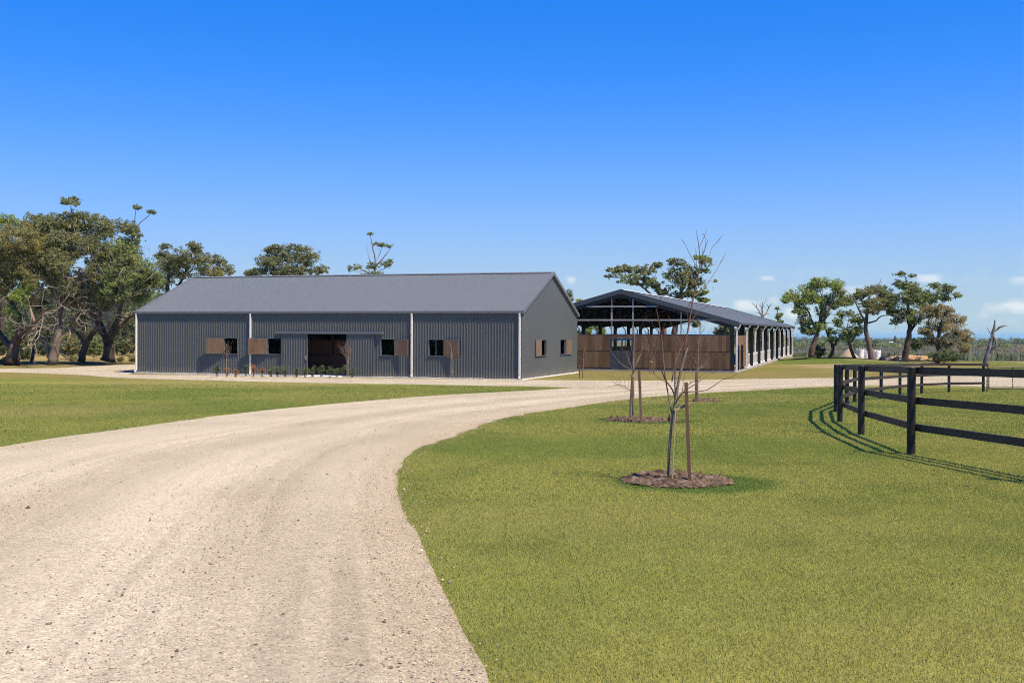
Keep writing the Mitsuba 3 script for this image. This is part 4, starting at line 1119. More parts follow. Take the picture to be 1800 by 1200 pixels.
tree('large dense gum with a thick dark forked trunk nearest the barn', 92, [[(190, 636, .78), (191, 622, .6), (192, 603, .55)], [(191, 606, .4), (181, 582, .36), (173, 560, .32, 1), (168, 530, .26, 1), (165, 480, .2, 0), (160, 430, .12, 0)], [(192, 605, .36), (198, 580, .32, -1), (206, 562, .28, -1), (213, 535, .17, -2), (219, 500, .11, -2), (224, 465, .06, -1)], [(194, 604, .26), (210, 575, .2, -2), (226, 560, .16, -3), (244, 550, .1, -4)]],
     [('gum', *Z4, [(520, 230, 105, 75), (640, 260, 105, 85), (790, 250, 85, 50), (560, 360, 135, 100), (700, 400, 130, 105), (640, 540, 150, 100), (740, 680, 140, 100), (600, 680, 120, 90), (850, 280, 50, 45), (470, 180, 70, 40), (580, 190, 60, 35)]), ('deep', *Z4, [(820, 420, 100, 80), (800, 560, 120, 95), (835, 340, 75, 55), (810, 480, 90, 80, -3.5), (790, 400, 90, 70, -3), (770, 570, 110, 80, -4), (745, 660, 90, 70, -4.5), (900, 500, 110, 95), (960, 590, 95, 80), (880, 660, 110, 90), (700, 610, 110, 80)]), ('olive', *Z4, [(830, 470, 60, 40), (660, 470, 100, 60)]), ('gum-', *Z4, [(868, 122, 22, 9), (892, 128, 12, 8), (955, 150, 28, 16), (985, 158, 10, 6)])], 34, DARK, deadwood=18, fill=2, burnt=0.3,
     extra=[[(226, 450, .07), (234, 410, .04), (237, 385, .03), (239, 364, .02)], [(232, 415, .04), (243, 395, .035), (262, 378, .03), (268, 372, .02)], [(190, 600, .09), (205, 560, .07), (215, 545, .05), (228, 548, .03)], [(178, 575, .1), (150, 560, .07), (135, 570, .04)], [(200, 570, .09), (222, 568, .07), (236, 556, .05)], [(170, 548, .08), (190, 532, .06), (206, 538, .03)]])
tree('leaning brown gum between the pale trunk and the thick forked one', 93, [[(143, 637, .42), (147, 615, .36), (155, 597, .32), (167, 583, .26, -1), (175, 560, .2, -1), (178, 520, .12, -1)], [(150, 606, .2), (140, 590, .16, 1), (125, 575, .12, 2)]], [('gum', *Z4, [(560, 800, 110, 60), (500, 600, 110, 90), (640, 760, 90, 50)]), ('olive', *Z4, [(480, 720, 90, 60)])], 35, PINK, deadwood=12, fill=1, burnt=0.6, extra=[[(150, 600, .08), (138, 578, .06), (130, 560, .04)], [(157, 596, .08), (170, 570, .06), (168, 550, .03)]])
tree('thin leaning gum behind the left trunks', 96, [[(56, 639, .22), (58, 620, .19), (61, 606, .17), (66, 590, .12, 1), (70, 570, .08, 1)]], [('deep', *Z4, [(250, 760, 90, 60), (300, 700, 80, 60)])], 36, DARK)
tree('grey-green gum whose crown shows over the left end of the barn roof', 118, [[(285, 632, .4), (288, 560, .36), (295, 500, .25), (300, 460, .15)], [(290, 540, .25), (320, 490, .18), (335, 455, .1)]],
     [('gum', *Z4, [(1060, 375, 42, 25), (1150, 440, 90, 65), (1040, 440, 60, 40), (1250, 385, 52, 45), (1280, 460, 70, 60), (1080, 500, 85, 60), (1180, 540, 120, 60), (1040, 580, 90, 80), (1230, 370, 40, 22)]), ('olive', *Z4, [(1120, 480, 80, 50), (1350, 540, 80, 50)])], 37, DARK, fill=1, burnt=0)
tree('smaller gum with an open crown over the barn ridge, right of the grey-green one', 122, [[(385, 632, .32), (386, 560, .28), (388, 500, .16), (386, 465, .1)]], [('gum', *Z4, [(1400, 470, 58, 36), (1430, 520, 80, 50), (1350, 470, 40, 30), (1470, 540, 40, 30), (1380, 440, 30, 18), (1300, 520, 50, 50)])], 38, PALE, dens=.8)
tree('round-topped dark gum behind the middle left of the barn roof', 112, [[(505, 632, .45), (505, 560, .4), (506, 500, .3), (508, 465, .18)], [(505, 520, .25), (485, 480, .18), (470, 455, .1)], [(506, 510, .25), (530, 480, .18), (545, 460, .1)]],
     [('gum', 1, 0, 0, [(500, 447, 34, 17), (472, 462, 26, 17), (540, 452, 24, 20), (563, 474, 16, 11), (450, 478, 22, 8), (520, 470, 38, 20), (485, 436, 16, 7), (520, 436, 18, 7), (470, 440, 12, 7)]), ('dark', 1, 0, 0, [(440, 482, 14, 6), (500, 478, 40, 14)])], 39, DARK, fill=1, burnt=0)
tree('sparse straggly gum of a few leaf tufts above the barn ridge', 118, [[(655, 632, .35), (655, 540, .3), (656, 490, .2), (660, 462, .12), (655, 435, .08), (651, 412, .04)], [(658, 470, .1), (672, 455, .07), (684, 440, .04), (690, 428, .03)], [(655, 488, .1), (640, 475, .07), (622, 470, .04)]],
     [('deep', 1, 0, 0, [(651, 411, 7, 4), (668, 431, 14, 6), (684, 432, 8, 4), (625, 470, 14, 6), (615, 474, 6, 4), (654, 468, 13, 9), (678, 464, 14, 8), (686, 458, 6, 5), (655, 482, 22, 6)])], 40, PALE, dens=.8, gap=.8, extra=[[(656, 470, .05), (648, 450, .03), (646, 430, .02)], [(660, 460, .05), (668, 445, .04), (670, 432, .02)], [(657, 480, .06), (676, 472, .04), (692, 463, .02)]])
tree('low crown just showing over the ridge right of the sparse gum', 116, [[(708, 632, .3), (708, 560, .2), (708, 500, .1)]], [('deep', 1, 0, 0, [(708, 489, 13, 7), (700, 494, 14, 8), (716, 494, 10, 7)])], 41, DARK)
tree('small crown just showing over the ridge near the barn gable', 116, [[(776, 632, .3), (776, 560, .2), (776, 500, .1)]], [('deep', 1, 0, 0, [(776, 487, 10, 6), (770, 494, 12, 8), (784, 494, 9, 7)])], 42, DARK)
Z6 = (3.333, 1040, 400)
tree('tall spreading gum with twin trunks behind the riding arena', 158, [[(1170, 640, .45), (1169, 600, .42), (1167, 573, .38), (1166, 540, .3), (1160, 510, .22), (1150, 490, .14)], [(1182, 640, .62), (1184, 600, .56), (1188, 565, .5), (1193, 540, .4), (1197, 515, .32), (1200, 490, .22), (1205, 470, .12)], [(1195, 530, .3), (1215, 500, .2), (1228, 480, .12), (1236, 462, .08)], [(1166, 540, .25), (1130, 505, .15), (1100, 485, .09), (1075, 482, .05)]],
     [('gum', *Z6, [(140, 250, 55, 26), (200, 245, 55, 26), (270, 270, 65, 50), (330, 250, 45, 36), (390, 220, 36, 20), (330, 325, 55, 40), (500, 205, 55, 32), (480, 285, 55, 45), (560, 260, 60, 45), (540, 330, 55, 55), (600, 320, 55, 45), (100, 285, 25, 12), (250, 320, 40, 25)]), ('bright', *Z6, [(660, 190, 45, 24), (650, 255, 28, 18), (650, 380, 34, 20), (600, 390, 45, 35), (650, 425, 40, 16), (715, 315, 13, 9), (620, 175, 30, 14)]), ('dark', *Z6, [(420, 380, 40, 26), (380, 350, 25, 35), (520, 400, 60, 30)]), ('deep~', 1, 0, 0, [(1118, 490, 40, 17), (1150, 500, 24, 14), (1182, 492, 26, 24), (1212, 484, 34, 28), (1228, 508, 22, 16), (1095, 490, 24, 12), (1240, 466, 16, 14)]), ('gum', 1, 0, 0, [(1210, 561, 18, 7), (1224, 569, 9, 7), (1228, 558, 8, 5)])], 43, PINK, dens=.8, size=.42, extra=[[(1195, 520, .16), (1208, 545, .1), (1216, 558, .06)]])
tree('small gum top showing beside the barn gable', 112, [[(1001, 632, .25), (1001, 570, .2), (1001, 525, .08)]], [('gum', 1, 0, 0, [(1000, 518, 8, 9), (1004, 526, 6, 6), (996, 528, 9, 8)])], 44, DARK)
tree('yellow-green tree seen through the left openings of the arena', 150, [[(1036, 640, .4), (1036, 590, .35), (1034, 560, .2)]], [('bright', 1, 0, 0, [(1030, 548, 18, 16), (1036, 574, 17, 13), (1056, 583, 9, 8), (1020, 531, 8, 6), (1050, 575, 8, 7), (1024, 590, 14, 10)])], 45, DARK, size=.4)
tree('dark green tree seen under the arena roof at its right', 172, [[(1270, 640, .4), (1270, 600, .3), (1272, 580, .2)]], [('deep', 1, 0, 0, [(1276, 574, 13, 9), (1262, 584, 12, 8), (1285, 586, 14, 12), (1272, 592, 18, 12)])], 46, DARK, size=.42)
for i, (x, y, rx, ry) in enumerate(((1302, 588, 12, 20), (1322, 594, 15, 20), (1345, 588, 16, 20), (1368, 596, 14, 16))):
    tree(('leftmost', 'second', 'third', 'rightmost')[i] + ' of the four trees seen through the open bays of the arena', 166 + 3 * i, [[(x, 642, .3), (x, 610, .25), (x, 590, .15)]], [('olive' if i % 2 else 'deep', 1, 0, 0, [(x, y, rx, ry * .7), (x - 6, y + 14, rx, ry * .6), (x + 7, y + 12, rx * .8, ry * .6), (x, y - 10, rx * .6, ry * .4)])], 50 + i, DARK, size=.42, group='trees seen through the arena bays')
tree('leafless grey dead tree above the far end of the arena roof', 165, [[(1341, 640, .3), (1341, 590, .26), (1341, 560, .2), (1340, 545, .12), (1341, 530, .04)]], [], 60, ((.10, .09, .085), (.2, .18, .165)), name='dead_tree', cat='dead tree',
     extra=[[(1341, 560, .14), (1335, 548, .09), (1328, 538, .06), (1322, 533, .03)], [(1340, 556, .14), (1348, 549, .1), (1351, 541, .07), (1357, 533, .03)], [(1341, 548, .08), (1338, 540, .05), (1334, 536, .03)], [(1340, 543, .06), (1344, 532, .04), (1348, 525, .02)], [(1351, 541, .06), (1349, 535, .03)], [(1330, 541, .05), (1330, 534, .03)], [(1344, 552, .06), (1353, 551, .03)], [(1337, 551, .06), (1329, 550, .03)], [(1340, 553, .05), (1337, 532, .02)]])
tree('thin tree with two leaf tufts above the far end of the arena roof', 168, [[(1368, 640, .25), (1368, 590, .2), (1367, 560, .12), (1366, 540, .05)]], [('deep', 1, 0, 0, [(1366, 542, 3.5, 3.5), (1368, 556, 6, 5), (1374, 552, 3, 3), (1370, 566, 6, 5)])], 61, DARK, size=.4)
Z5 = (3.913, 1340, 440)
tree('leafy bright green gum on a leaning pale trunk right of the arena', 119, [[(1425.5, 627.5, .42), (1429, 608, .36), (1435, 593, .32), (1440, 575, .26), (1444, 550, .2), (1446, 525, .14)], [(1437, 588, .2), (1428, 565, .16, 1), (1415, 540, .1, 1)], [(1442, 570, .2), (1455, 550, .15, -1), (1464, 525, .1, -1)]],
     [('bright', *Z5, [(400, 230, 85, 45), (500, 240, 70, 50), (330, 275, 85, 55), (205, 310, 60, 40), (260, 335, 85, 50), (350, 340, 75, 55), (270, 420, 65, 36), (360, 205, 40, 22), (390, 520, 55, 45)]), ('deep', *Z5, [(290, 480, 65, 50), (300, 540, 50, 40), (420, 420, 55, 60), (480, 350, 85, 60), (525, 300, 50, 55), (330, 565, 60, 30), (155, 350, 28, 22), (240, 380, 40, 30)])], 62, PINK, fill=1)
tree('slim crooked gum second from the arena, on the grassy bank', 121, [[(1457.5, 630, .26), (1464, 610, .22), (1456, 590, .18), (1450, 570, .13), (1456, 545, .09)], [(1464, 610, .16), (1474, 596, .12), (1480, 585, .08)]], [('bright', *Z5, [(545, 440, 36, 34), (520, 490, 45, 36), (570, 360, 45, 40)]), ('deep', *Z5, [(480, 610, 50, 28), (470, 560, 40, 30), (600, 330, 40, 30)])], 63, DARK, fill=1, dens=.9)
tree('dark gum with a low crown and thin leaning trunk', 118, [[(1503.6, 634.5, .26), (1498, 618, .22), (1493, 605, .19), (1489, 592, .15), (1488, 578, .1)], [(1493, 604, .13), (1504, 590, .1), (1512, 575, .06)]], [('deep', *Z5, [(600, 560, 85, 45), (570, 600, 50, 32), (650, 550, 50, 40), (640, 475, 48, 36), (600, 430, 30, 25), (680, 490, 30, 25)])], 64, DARK, fill=1)
tree('gum with a straight thick red-brown trunk in the middle of the right group', 117, [[(1533, 635, .40), (1530, 620, .36), (1528, 605, .34), (1523, 585, .31), (1522, 565, .26), (1525, 540, .16), (1530, 515, .1)], [(1522, 566, .16), (1510, 545, .12), (1503, 530, .08), (1500, 515, .06)], [(1523, 568, .14), (1540, 563, .1), (1550, 555, .07), (1562, 554, .04)]],
     [('deep', *Z5, [(700, 290, 65, 42), (780, 275, 85, 42), (850, 310, 65, 55), (720, 370, 60, 45), (870, 370, 55, 45), (660, 310, 38, 36), (890, 420, 50, 34)]), ('olive', *Z5, [(800, 370, 85, 55), (830, 330, 60, 40), (760, 420, 65, 32)])], 65, PINK, deadwood=3, fill=1, extra=[[(1549, 490, .03), (1545, 500, .05), (1540, 510, .08)], [(1520, 500, .03), (1524, 515, .06)]])
tree('tallest gum of the right group, with flat tiered crown and dark trunk', 117, [[(1590.5, 636, .46), (1593, 615, .40), (1597, 595, .36), (1599, 575, .30), (1597, 555, .24), (1596, 530, .18), (1594, 500, .1), (1590, 484, .06)], [(1598, 585, .2), (1612, 565, .16), (1630, 540, .12), (1650, 515, .08)], [(1596, 560, .14), (1575, 557, .1), (1560, 552, .06)]],
     [('deep', *Z5, [(945, 162, 50, 18), (1020, 176, 36, 12), (960, 240, 66, 36), (1040, 270, 75, 55), (1000, 325, 85, 55), (1100, 310, 75, 45), (930, 480, 55, 34), (940, 420, 46, 36), (1000, 430, 60, 46), (1080, 350, 70, 40), (1050, 480, 60, 45), (900, 330, 50, 40), (1130, 400, 60, 40)]), ('deep~', *Z5, [(1040, 360, 120, 80), (1200, 290, 80, 40), (980, 450, 90, 50), (980, 220, 70, 50)]), ('deep', *Z5, [(1195, 245, 55, 28), (1270, 265, 65, 38), (1330, 310, 36, 26), (1250, 325, 55, 32), (1180, 330, 55, 36), (1380, 480, 28, 34)])], 66, DARK, fill=1, dens=.9)
tree('bushy olive-brown wattle at the right end of the group', 112, [[(1648, 638, .34), (1649, 615, .3), (1650, 590, .25), (1655, 565, .15)], [(1649, 612, .2), (1640, 590, .14), (1632, 570, .08)], [(1650, 600, .18), (1668, 585, .12), (1685, 580, .08)]],
     [('wattle', *Z5, [(1150, 430, 85, 55), (1250, 430, 85, 55), (1330, 480, 75, 55), (1200, 520, 115, 65), (1320, 560, 105, 65), (1400, 600, 62, 50), (1130, 560, 65, 45), (1260, 640, 105, 50), (1390, 680, 46, 46), (1190, 395, 60, 30), (1150, 620, 60, 45)])], 67, DARK, name='wattle_tree', droop=.8, size=.17, dens=1.1)
tree('bare weathered trunk of a dead tree leaning right', 104, [[(1732, 643, .36), (1735, 628, .34), (1739, 612, .30), (1743.5, 597, .26), (1746, 585, .19), (1748, 574, .13), (1749, 562, .06)], [(1741, 612, .17), (1748, 610, .15, -.4), (1751.5, 604, .14, -.4), (1748.5, 594, .12, -.2), (1746, 588, .1)]], [], 68, ((.09, .08, .075), (.31, .28, .26)), name='dead_tree', cat='dead tree',
     extra=[[(1747, 582, .12), (1755, 577, .1), (1763, 573, .08), (1771, 571.5, .05)], [(1744, 590, .07), (1739, 582, .05), (1734, 575, .03)], [(1762, 574, .04), (1768, 566, .02)], [(1743, 594, .05), (1738, 591, .02)]])


# ------------------------------------------------------------------ shrubs
def shrub(label, D, blobs, kind, seed, name='shrub', cat='shrub', group=None, size=.10, gap=1.0, ground=None):
    k = thing(name, label, cat, group)
    r = np.random.default_rng(seed); cr, tw = MB(), MB(); tw.col1, tw.col2 = (.07, .055, .04), (.13, .10, .075)
    px, py = ground if ground else (blobs[0][0], blobs[0][1] + blobs[0][3])
    g = at(px, py, D)
    for b in blobs:
        C = at(b[0], b[1], D)
        for _ in range(4):
            e = C + r.normal(0, .35, 3) * np.array([b[2], b[2], b[3]]) / F * D
            tw.tube(curve([np.r_[g + r.normal(0, .05, 3) * [1, 1, 0] - K * .05, .012], np.r_[(g + e) / 2 + r.normal(0, .05, 3), .009], np.r_[e, .004]], .2)[:, :3], .009 * max(1, D / 90), 4, np.array(tw.col1) * r.uniform(.8, 1.4), cap=False)
    crown(cr, tw, [(*b[:4], r.normal(0, .2) * b[2] / F * D) for b in blobs], D, kind, r, size, 1.0, gap)
    cr.put(f'{k}__foliage', 'mat_leaf'); tw.put(f'{k}__stems', 'mat_bark', smooth=True)


GS = [(381, 652, 4.5, 8, 71), (432, 651, 5, 9, 70.3), (476.5, 653, 5, 8, 69.6), (488, 654, 5.5, 7, 69.4), (501, 653.5, 6, 8, 69.2), (521, 655, 5, 7, 69), (536.5, 655, 5, 7, 68.8), (549.5, 654.5, 4, 7, 67.6), (565, 653, 5.5, 8, 67.5), (580, 654, 4, 8, 67.4), (592, 655, 5.5, 6, 67.3), (604, 653, 5, 8.5, 67.2), (619.5, 655.5, 5, 7, 67.6)]
GLAB = ['small green shrub between the orange ones and the left end of the barn', 'tall green shrub beside the second downpipe of the barn', None, None, None, None, None, 'small green shrub at the left edge of the barn doorstep', 'round green shrub before the barn doorway', 'narrow green shrub before the middle of the barn doorway', 'low wide green shrub before the right half of the doorway', 'green shrub next to the sapling by the doorway, on its left', 'green shrub just right of the sapling by the doorway']
ords = ['leftmost', 'second', 'third', 'fourth', 'fifth']
for i, (x, y, rx, ry, D) in enumerate(GS):
    lab = GLAB[i] or f'{ords[i - 2]} of the five green shrubs in a row left of the barn doorway'
    shrub(lab, D, [(x, y - 2.2, rx * .8, ry * .7), (x + rx * .35, y - ry * .85, rx * .45, ry * .42), (x - rx * .4, y - ry * .1, rx * .5, ry * .5)], 'dark', 100 + i, group='green shrubs planted along the barn', size=.10, gap=.38, ground=(x, y + ry * .95))
for i, (x, y, rx, ry, D, lab) in enumerate(((399, 654.5, 4, 7, 70.8, 'rust-leaved shrub at the foot of the sapling below the leftmost shutter'), (415, 655, 3.5, 6, 70.5, 'rust-leaved shrub left of the second downpipe'), (445.5, 653, 3, 9, 70, 'thin brown shrub just right of the second downpipe'), (461, 655, 4, 6.5, 69.8, 'rust-leaved shrub under the second shutter'))):
    shrub(lab, D, [(x, y - 1, rx * .8, ry * .8), (x, y - ry * .7, rx * .5, ry * .5)], 'rust', 130 + i, group='rust-coloured shrubs planted along the barn', size=.09, gap=.5, ground=(x, y + ry * .95))
BB = [(1437, 616, 13, 11, 122, 'dark', 'round dark bush between the two gums nearest the arena'), (1660, 625, 27, 12, 110, 'dark', 'dense dark green bush under the olive wattle'), (1611, 604, 10, 12, 118, 'dark', 'hanging dark bush right of the thick dark trunk'),
      (212, 630, 5, 5, 98, 'olive', 'low yellow-green bush right of the thick forked trunk'), (233, 630, 8, 5, 97, 'olive', 'low yellow-green bush beside the left end of the barn'), (3, 600, 12, 24, 100, 'dark', 'dark bush at the left edge under the olive gum'), (165, 606, 16, 22, 104, 'deep', 'green bush left of the thick forked trunk'), (120, 605, 20, 22, 106, 'olive', 'olive bush right of the pale split trunk'), (42, 618, 10, 16, 103, 'dark', 'dark bush behind the leftmost trunk'), (77, 612, 16, 14, 118, 'dark', 'dark bush behind the thin leaning gum'), (215, 605, 18, 18, 125, 'gum', 'grey bush behind the left corner of the barn'), (130, 630, 8, 6, 100, 'olive', 'low olive bush at the foot of the leaning brown gum'), (8, 634, 8, 7, 92, 'dark', 'low dark bush at the left edge of the drive')]
for i, (x, y, rx, ry, D, kind, lab) in enumerate(BB):
    shrub(lab, D, [(x, y, rx, ry), (x - rx * .4, y + ry * .3, rx * .7, ry * .7), (x + rx * .4, y + ry * .35, rx * .7, ry * .65)], kind, 150 + i, name='bush', cat='bush', size=.26, ground=(x, y + ry))

# ------------------------------------------------------------------ builder's heap, bags and plant beyond the bank
k = thing('sand_pile', 'pale heap of sand beside the white bags', 'sand pile')
na, nr = 40, 14; c = at(1492, 637, 124); c[2] = gz(c[0], c[1])
aa = np.linspace(0, 2 * np.pi, na, endpoint=False); rr = np.linspace(0, 1, nr)
X = c[0] + rr[:, None] * np.cos(aa) * 1.3; Y = c[1] + rr[:, None] * np.sin(aa) * 1.3
Zs = c[2] - .2 + 1.15 * (1 - rr[:, None] ** 1.35) ** 1.1 + .35 * (meshkit.fbm(np.stack([X, Y, X * 0], -1) * 1.3, 3) - .5) * (rr[:, None] < .98)
i, j = np.meshgrid(np.arange(nr - 1), np.arange(na), indexing='ij'); i, j = i.ravel(), j.ravel(); k2 = (j + 1) % na
scene[k] = mikit.ply((np.stack([X, Y, Zs], -1).reshape(-1, 3), np.stack([i * na + j, (i + 1) * na + j, (i + 1) * na + k2, i * na + k2], 1)), 'mat_sand_pile', smooth=True)
for i, (x, yy, D, lab) in enumerate(((1512, 629, 127, 'leftmost white bulk bag by the sand pile'), (1523.5, 629, 127.5, 'second white bulk bag, left of the straight trunk'), (1532.5, 629, 129, 'white bulk bag half hidden behind the straight trunk'), (1541, 629, 127, 'rightmost white bulk bag, just right of the straight trunk'))):
    k = thing('bulk_bag', lab, 'bulk bag', 'white bulk bags by the sand pile')
    b = at(x, 640, D); b[2] = gz(b[0], b[1]); r = np.random.default_rng(200 + i)
    bx = trimesh.creation.box((.78, .78, 1.15)); bx = bx.subdivide().subdivide().subdivide(); v = bx.vertices.copy()
    q_ = np.abs(v[:, 2] / .575); bul = 1 + .10 * (1 - q_ ** 2); v[:, :2] *= bul[:, None]
    rad = np.linalg.norm(v[:, :2], axis=1) / .39; v[:, :2] *= np.where(rad > 1.12, 1.12 / np.maximum(rad, 1e-6), 1)[:, None]
    v += .05 * (meshkit.fbm(v * 4 + i * 9, 3)[:, None] - .5)
    lo = gz(b[0], b[1]); h0 = max(.9, (at(x, 618.5, D)[2] - lo) / 1.3)
    v[:, 2] = (v[:, 2] + .575) * h0; a = r.uniform(0, 1); R_ = np.array([[math.cos(a), -math.sin(a), 0], [math.sin(a), math.cos(a), 0], [0, 0, 1]])
    scene[f'{k}__bag'] = mikit.ply((v @ R_.T + b, bx.faces), 'mat_bag', smooth=60)
    for sx in (-1, 1):
        for sy in (-1, 1):
            m = MB(); p = R_ @ np.array([.3 * sx, .3 * sy, 1.15 * h0]); m.tube(curve([p + b - K * .1, p + b + K * .14 + np.array([.05 * sx, 0, 0]), p + b + np.array([.12 * -sx, 0, .1])], .05)[:, :3], .025, 5); m.put(pkey(f'{k}__loop'), 'mat_bag', smooth=True)
for i, (x, w, lab) in enumerate(((1556, 1.0, 'low black heap of sheeting right of the white bags'), (1579, .9, 'low black heap of sheeting beside the dark trunk'))):
    k = thing('black_heap', lab, 'heap')
    b = at(x, 640, 116); b[2] = gz(b[0], b[1])
    sp = trimesh.creation.icosphere(subdivisions=4); v = sp.vertices * [w * .75, w * .7, .95]
    v *= (1 + .5 * (meshkit.fbm(sp.vertices * 2.2 + i * 5, 4) - .5))[:, None]
    top = (at(x, 627.5, 116)[2] - b[2]) / .95; v[:, 2] *= max(top, .5)
    scene[k] = mikit.ply((v + b, sp.faces), 'mat_black_plastic', smooth=50)
plain('mat_earth', (.36, .24, .14), .95, .1)
k = thing('earth_heap', 'low heap of orange earth between the black heaps and the bush', 'earth heap')
b = at(1602, 641, 122); b[2] = gz(b[0], b[1]); sp = trimesh.creation.icosphere(subdivisions=4); v = sp.vertices * [3.4, 1.6, .62]; v *= (1 + .5 * (meshkit.fbm(sp.vertices * 3, 4) - .5))[:, None]
scene[k] = mikit.ply((v + b, sp.faces), 'mat_earth', smooth=60)

# ------------------------------------------------------------------ vineyard, far woods, farmhouse
r = np.random.default_rng(77); m = MB(); mp = MB()
y = 152.0; rows = 0
while y < 900:
    x0, x1 = max(20, .215 * y), .52 * y
    step = max(.55, y / 330)
    xs = np.arange(x0, x1, step); xs = xs + r.uniform(-.2, .2, len(xs)) * step; yy = y + r.normal(0, .1, len(xs))
    z = gz(xs, yy); n = len(xs); hgt = r.uniform(.7, 1.5, n); w = r.uniform(.25, .6, n) * step * 1.1
    a = r.normal(0, .5, n)
    v = np.stack([np.stack([xs - w * np.cos(a), yy - w * np.sin(a), z + .25 * r.random(n)], 1), np.stack([xs + w * np.cos(a), yy + w * np.sin(a), z + .35 * r.random(n)], 1), np.stack([xs + w * .8 * np.cos(a) + r.normal(0, .1, n), yy + .1, z + hgt], 1), np.stack([xs - w * .7 * np.cos(a), yy - .1, z + hgt * r.uniform(.7, 1, n)], 1)], 1)
    patch = meshkit.fbm(np.stack([xs * .012, yy * .03, xs * 0], -1), 3)
    t = np.clip((patch - .45) * 6, 0, 1)[:, None]
    c = (np.array([.19, .165, .125]) * (1 - t) + np.array([.11, .145, .085]) * t) * r.uniform(.7, 1.35, (n, 1))
    i = np.arange(n)[:, None] * 4
    m.add(v.reshape(-1, 3), np.vstack([i + [0, 1, 2], i + [0, 2, 3]]), np.repeat(c, 4, 0))
    ps = np.arange(x0, x1, max(5.5, y / 40)); pz = gz(ps, y)
    if y < 420:
        for px_, pz_ in zip(ps, pz): m.box((np.array([px_, y, pz_]), np.eye(3)[0], np.eye(3)[1], K), (-.05, .05), (-.05, .05), (0, 1.75), np.array([.27, .245, .22]) * r.uniform(.7, 1.2))
    rows += 1; y += max(3.0, y * .0165)
m.put('vineyard', 'mat_bark'); labels['vineyard'] = {'label': 'rows of bare vines and posts on the slope below the trees', 'kind': 'stuff', 'category': 'vineyard'}
for i, (x, y0, y1, w_) in enumerate(((1618, 606, 637, 'between the dark trunk and the wattle'), (1561.5, 608, 630, 'above the black heaps'), (1712, 603, 640, 'left of the bare dead trunk'), (1778.5, 608, 634, 'right of the bare dead trunk'), (1548, 600, 630, 'just right of the white bags'))):
    k = thing('vineyard_pole', 'thin pale pole standing tall among the vine rows, ' + w_, 'pole', 'thin tall poles in the vineyard')
    b = at(x, y1, 165); b[2] = gz(b[0], b[1]); t = at(x, y0, 165); m = MB(); m.tube([b, np.array([b[0], b[1], t[2]])], .055, 6); m.put(k, 'mat_gal_steel', smooth=40)


def far_wood(name, lab, spots, kind, seed, size, per):
    r = np.random.default_rng(seed); m = MB(); pal = np.array(LEAF[kind])
    for x, y, w, h in spots:
        z = float(gz(x, y)); col = pal[r.integers(3)] * r.uniform(.75, 1.2)
        for _ in range(3):
            d = r.normal(0, .35, 3) * [w, w, h * .5]
            leaf_cloud(m, np.array([x, y, z + h * .55]) + d * [1, 1, .6], np.array([w * .55, w * .55, h * .45]), per, size, col * r.uniform(.85, 1.15), r, .2, .8)
        m.box((np.array([x, y, z]), np.eye(3)[0], np.eye(3)[1], K), (-.2, .2), (-.2, .2), (-.3, h * .5), np.array([.08, .07, .06]))
    m.put(name, 'mat_leaf'); labels[name] = {'label': lab, 'kind': 'stuff', 'category': 'woodland'}


sp_ = []
for _ in range(420):
    y = r.uniform(1500, 2100); x = y * r.uniform(.21, .56); h = r.uniform(5, 9.5) * (1.35 if .255 < x / y < .29 else 1) * (.8 + .5 * float(meshkit.noise(np.array([x * .012, 0, 0])))); sp_.append((x, y, h * r.uniform(.6, 1.1), h))
far_wood('far_woodland', 'blue-grey line of far trees before the sea', sp_, 'gum', 78, 2.0, 40)
sp_ = []
for _ in range(70):
    y = r.uniform(420, 900); x = y * r.uniform(.24, .46); h = r.uniform(2.0, 4.2); sp_.append((x, y, h * .8, h))
far_wood('shelter_trees', 'scattered low trees between the vine rows and the far woods', sp_, 'deep', 79, .8, 40)
sp_ = []
for _ in range(90):
    y = r.uniform(122, 200); x = -y * r.uniform(.335, .56); h = r.uniform(4.0, 9.0); sp_.append((x, y, h * .7, h))
far_wood('left_woodland', 'dark thicket behind the gum trees on the left', sp_, 'dark', 80, .42, 110)
sp_ = []
for _ in range(260):
    x, y = r.normal(-330, 150), r.normal(720, 130); h = r.uniform(5, 9); sp_.append((x, y, h * .8, h))
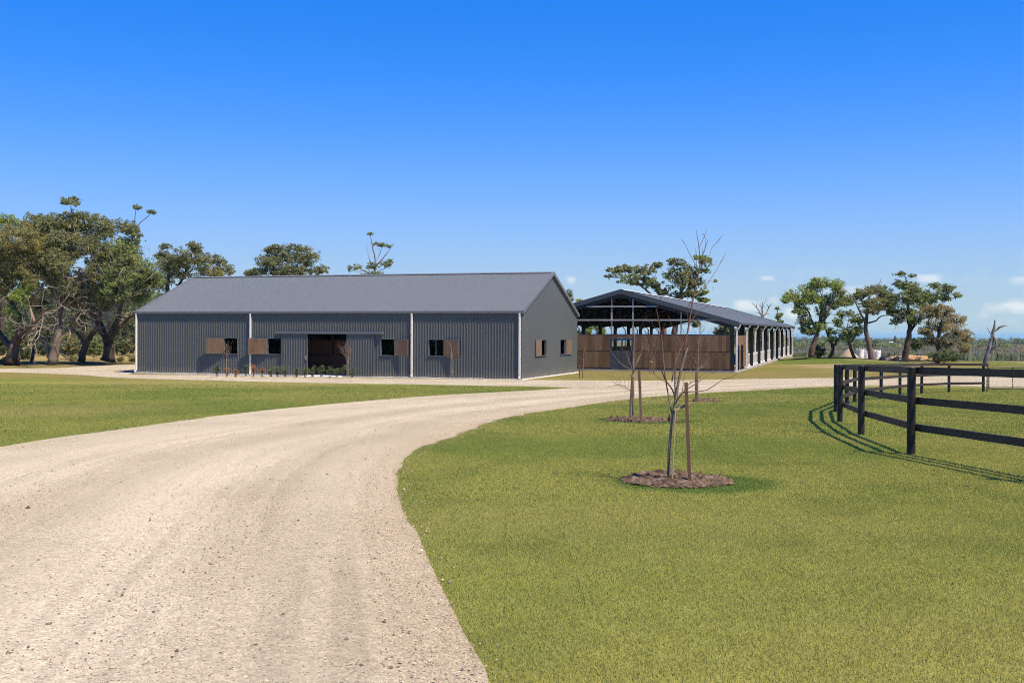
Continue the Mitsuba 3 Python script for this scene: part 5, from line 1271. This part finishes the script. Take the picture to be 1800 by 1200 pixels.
far_wood('hill_woodland', 'wooded hillside far off on the left', sp_, 'deep', 81, 1.3, 36)
k = thing('pine_tree', 'far dark pine standing up from the line of woods', 'tree')
b = at(1573, 603, 1480); b[2] = gz(b[0], b[1]); m = MB(); m.tube([b, b + K * 11], [.4, .1], 6, np.array([.08, .06, .05])); m.put(f'{k}__trunk', 'mat_bark'); m = MB()
for i in range(9): leaf_cloud(m, b + K * (2.5 + i * 1.05), np.array([3.0 - i * .28, 3.0 - i * .28, .9]), 70, 1.3, np.array(LEAF['dark'][0]) * .9, r, .3, .6)
m.put(f'{k}__crown', 'mat_leaf')
k = thing('farmhouse', 'far white-roofed house among the woods', 'house')
b = at(1566, 602, 1450); b[2] = gz(b[0], b[1]); fr = (b, np.eye(3)[0], np.eye(3)[1], K)
m = MB(); m.box(fr, (-2.2, 2.2), (-1.9, 1.9), (-.5, 2.3)); m.put(f'{k}__wall', 'mat_bag'); m = MB()
m.add([b + np.array(p) for p in ((-2.5, -2.2, 2.2), (2.5, -2.2, 2.2), (2.5, 0, 3.7), (-2.5, 0, 3.7), (2.5, 2.2, 2.2), (-2.5, 2.2, 2.2))], np.array([[0, 1, 2, 3], [3, 2, 4, 5]])); m.put(f'{k}__roof', 'mat_white_paint')
for sx in (-1.1, 1.1):
    m = MB(); m.box(fr, (sx - .4, sx + .4), (-1.95, -1.9), (.9, 1.8)); m.put(pkey(f'{k}__window'), 'mat_dark_steel')

# ------------------------------------------------------------------ the air
scene['air'] = {'type': 'homogeneous', 'albedo': rgb(.48, .78, .95), 'sigma_t': 6.5e-5}
scene['haze'] = {'type': 'cube', 'to_world': T().translate([0, 80000, -15.5]) @ T().scale([151000, 81000, 57]), 'bsdf': {'type': 'null'}, 'interior': {'type': 'ref', 'id': 'air'}}
labels['haze'] = {'label': 'thin blue haze of the air over the distance', 'kind': 'stuff'}
scene['camera']['medium'] = {'type': 'ref', 'id': 'air'}
print('triangles', sum(len(meshkit.WRITTEN[d['filename']][1]) for d in scene.values() if d.get('type') == 'ply'), file=__import__('sys').stderr)
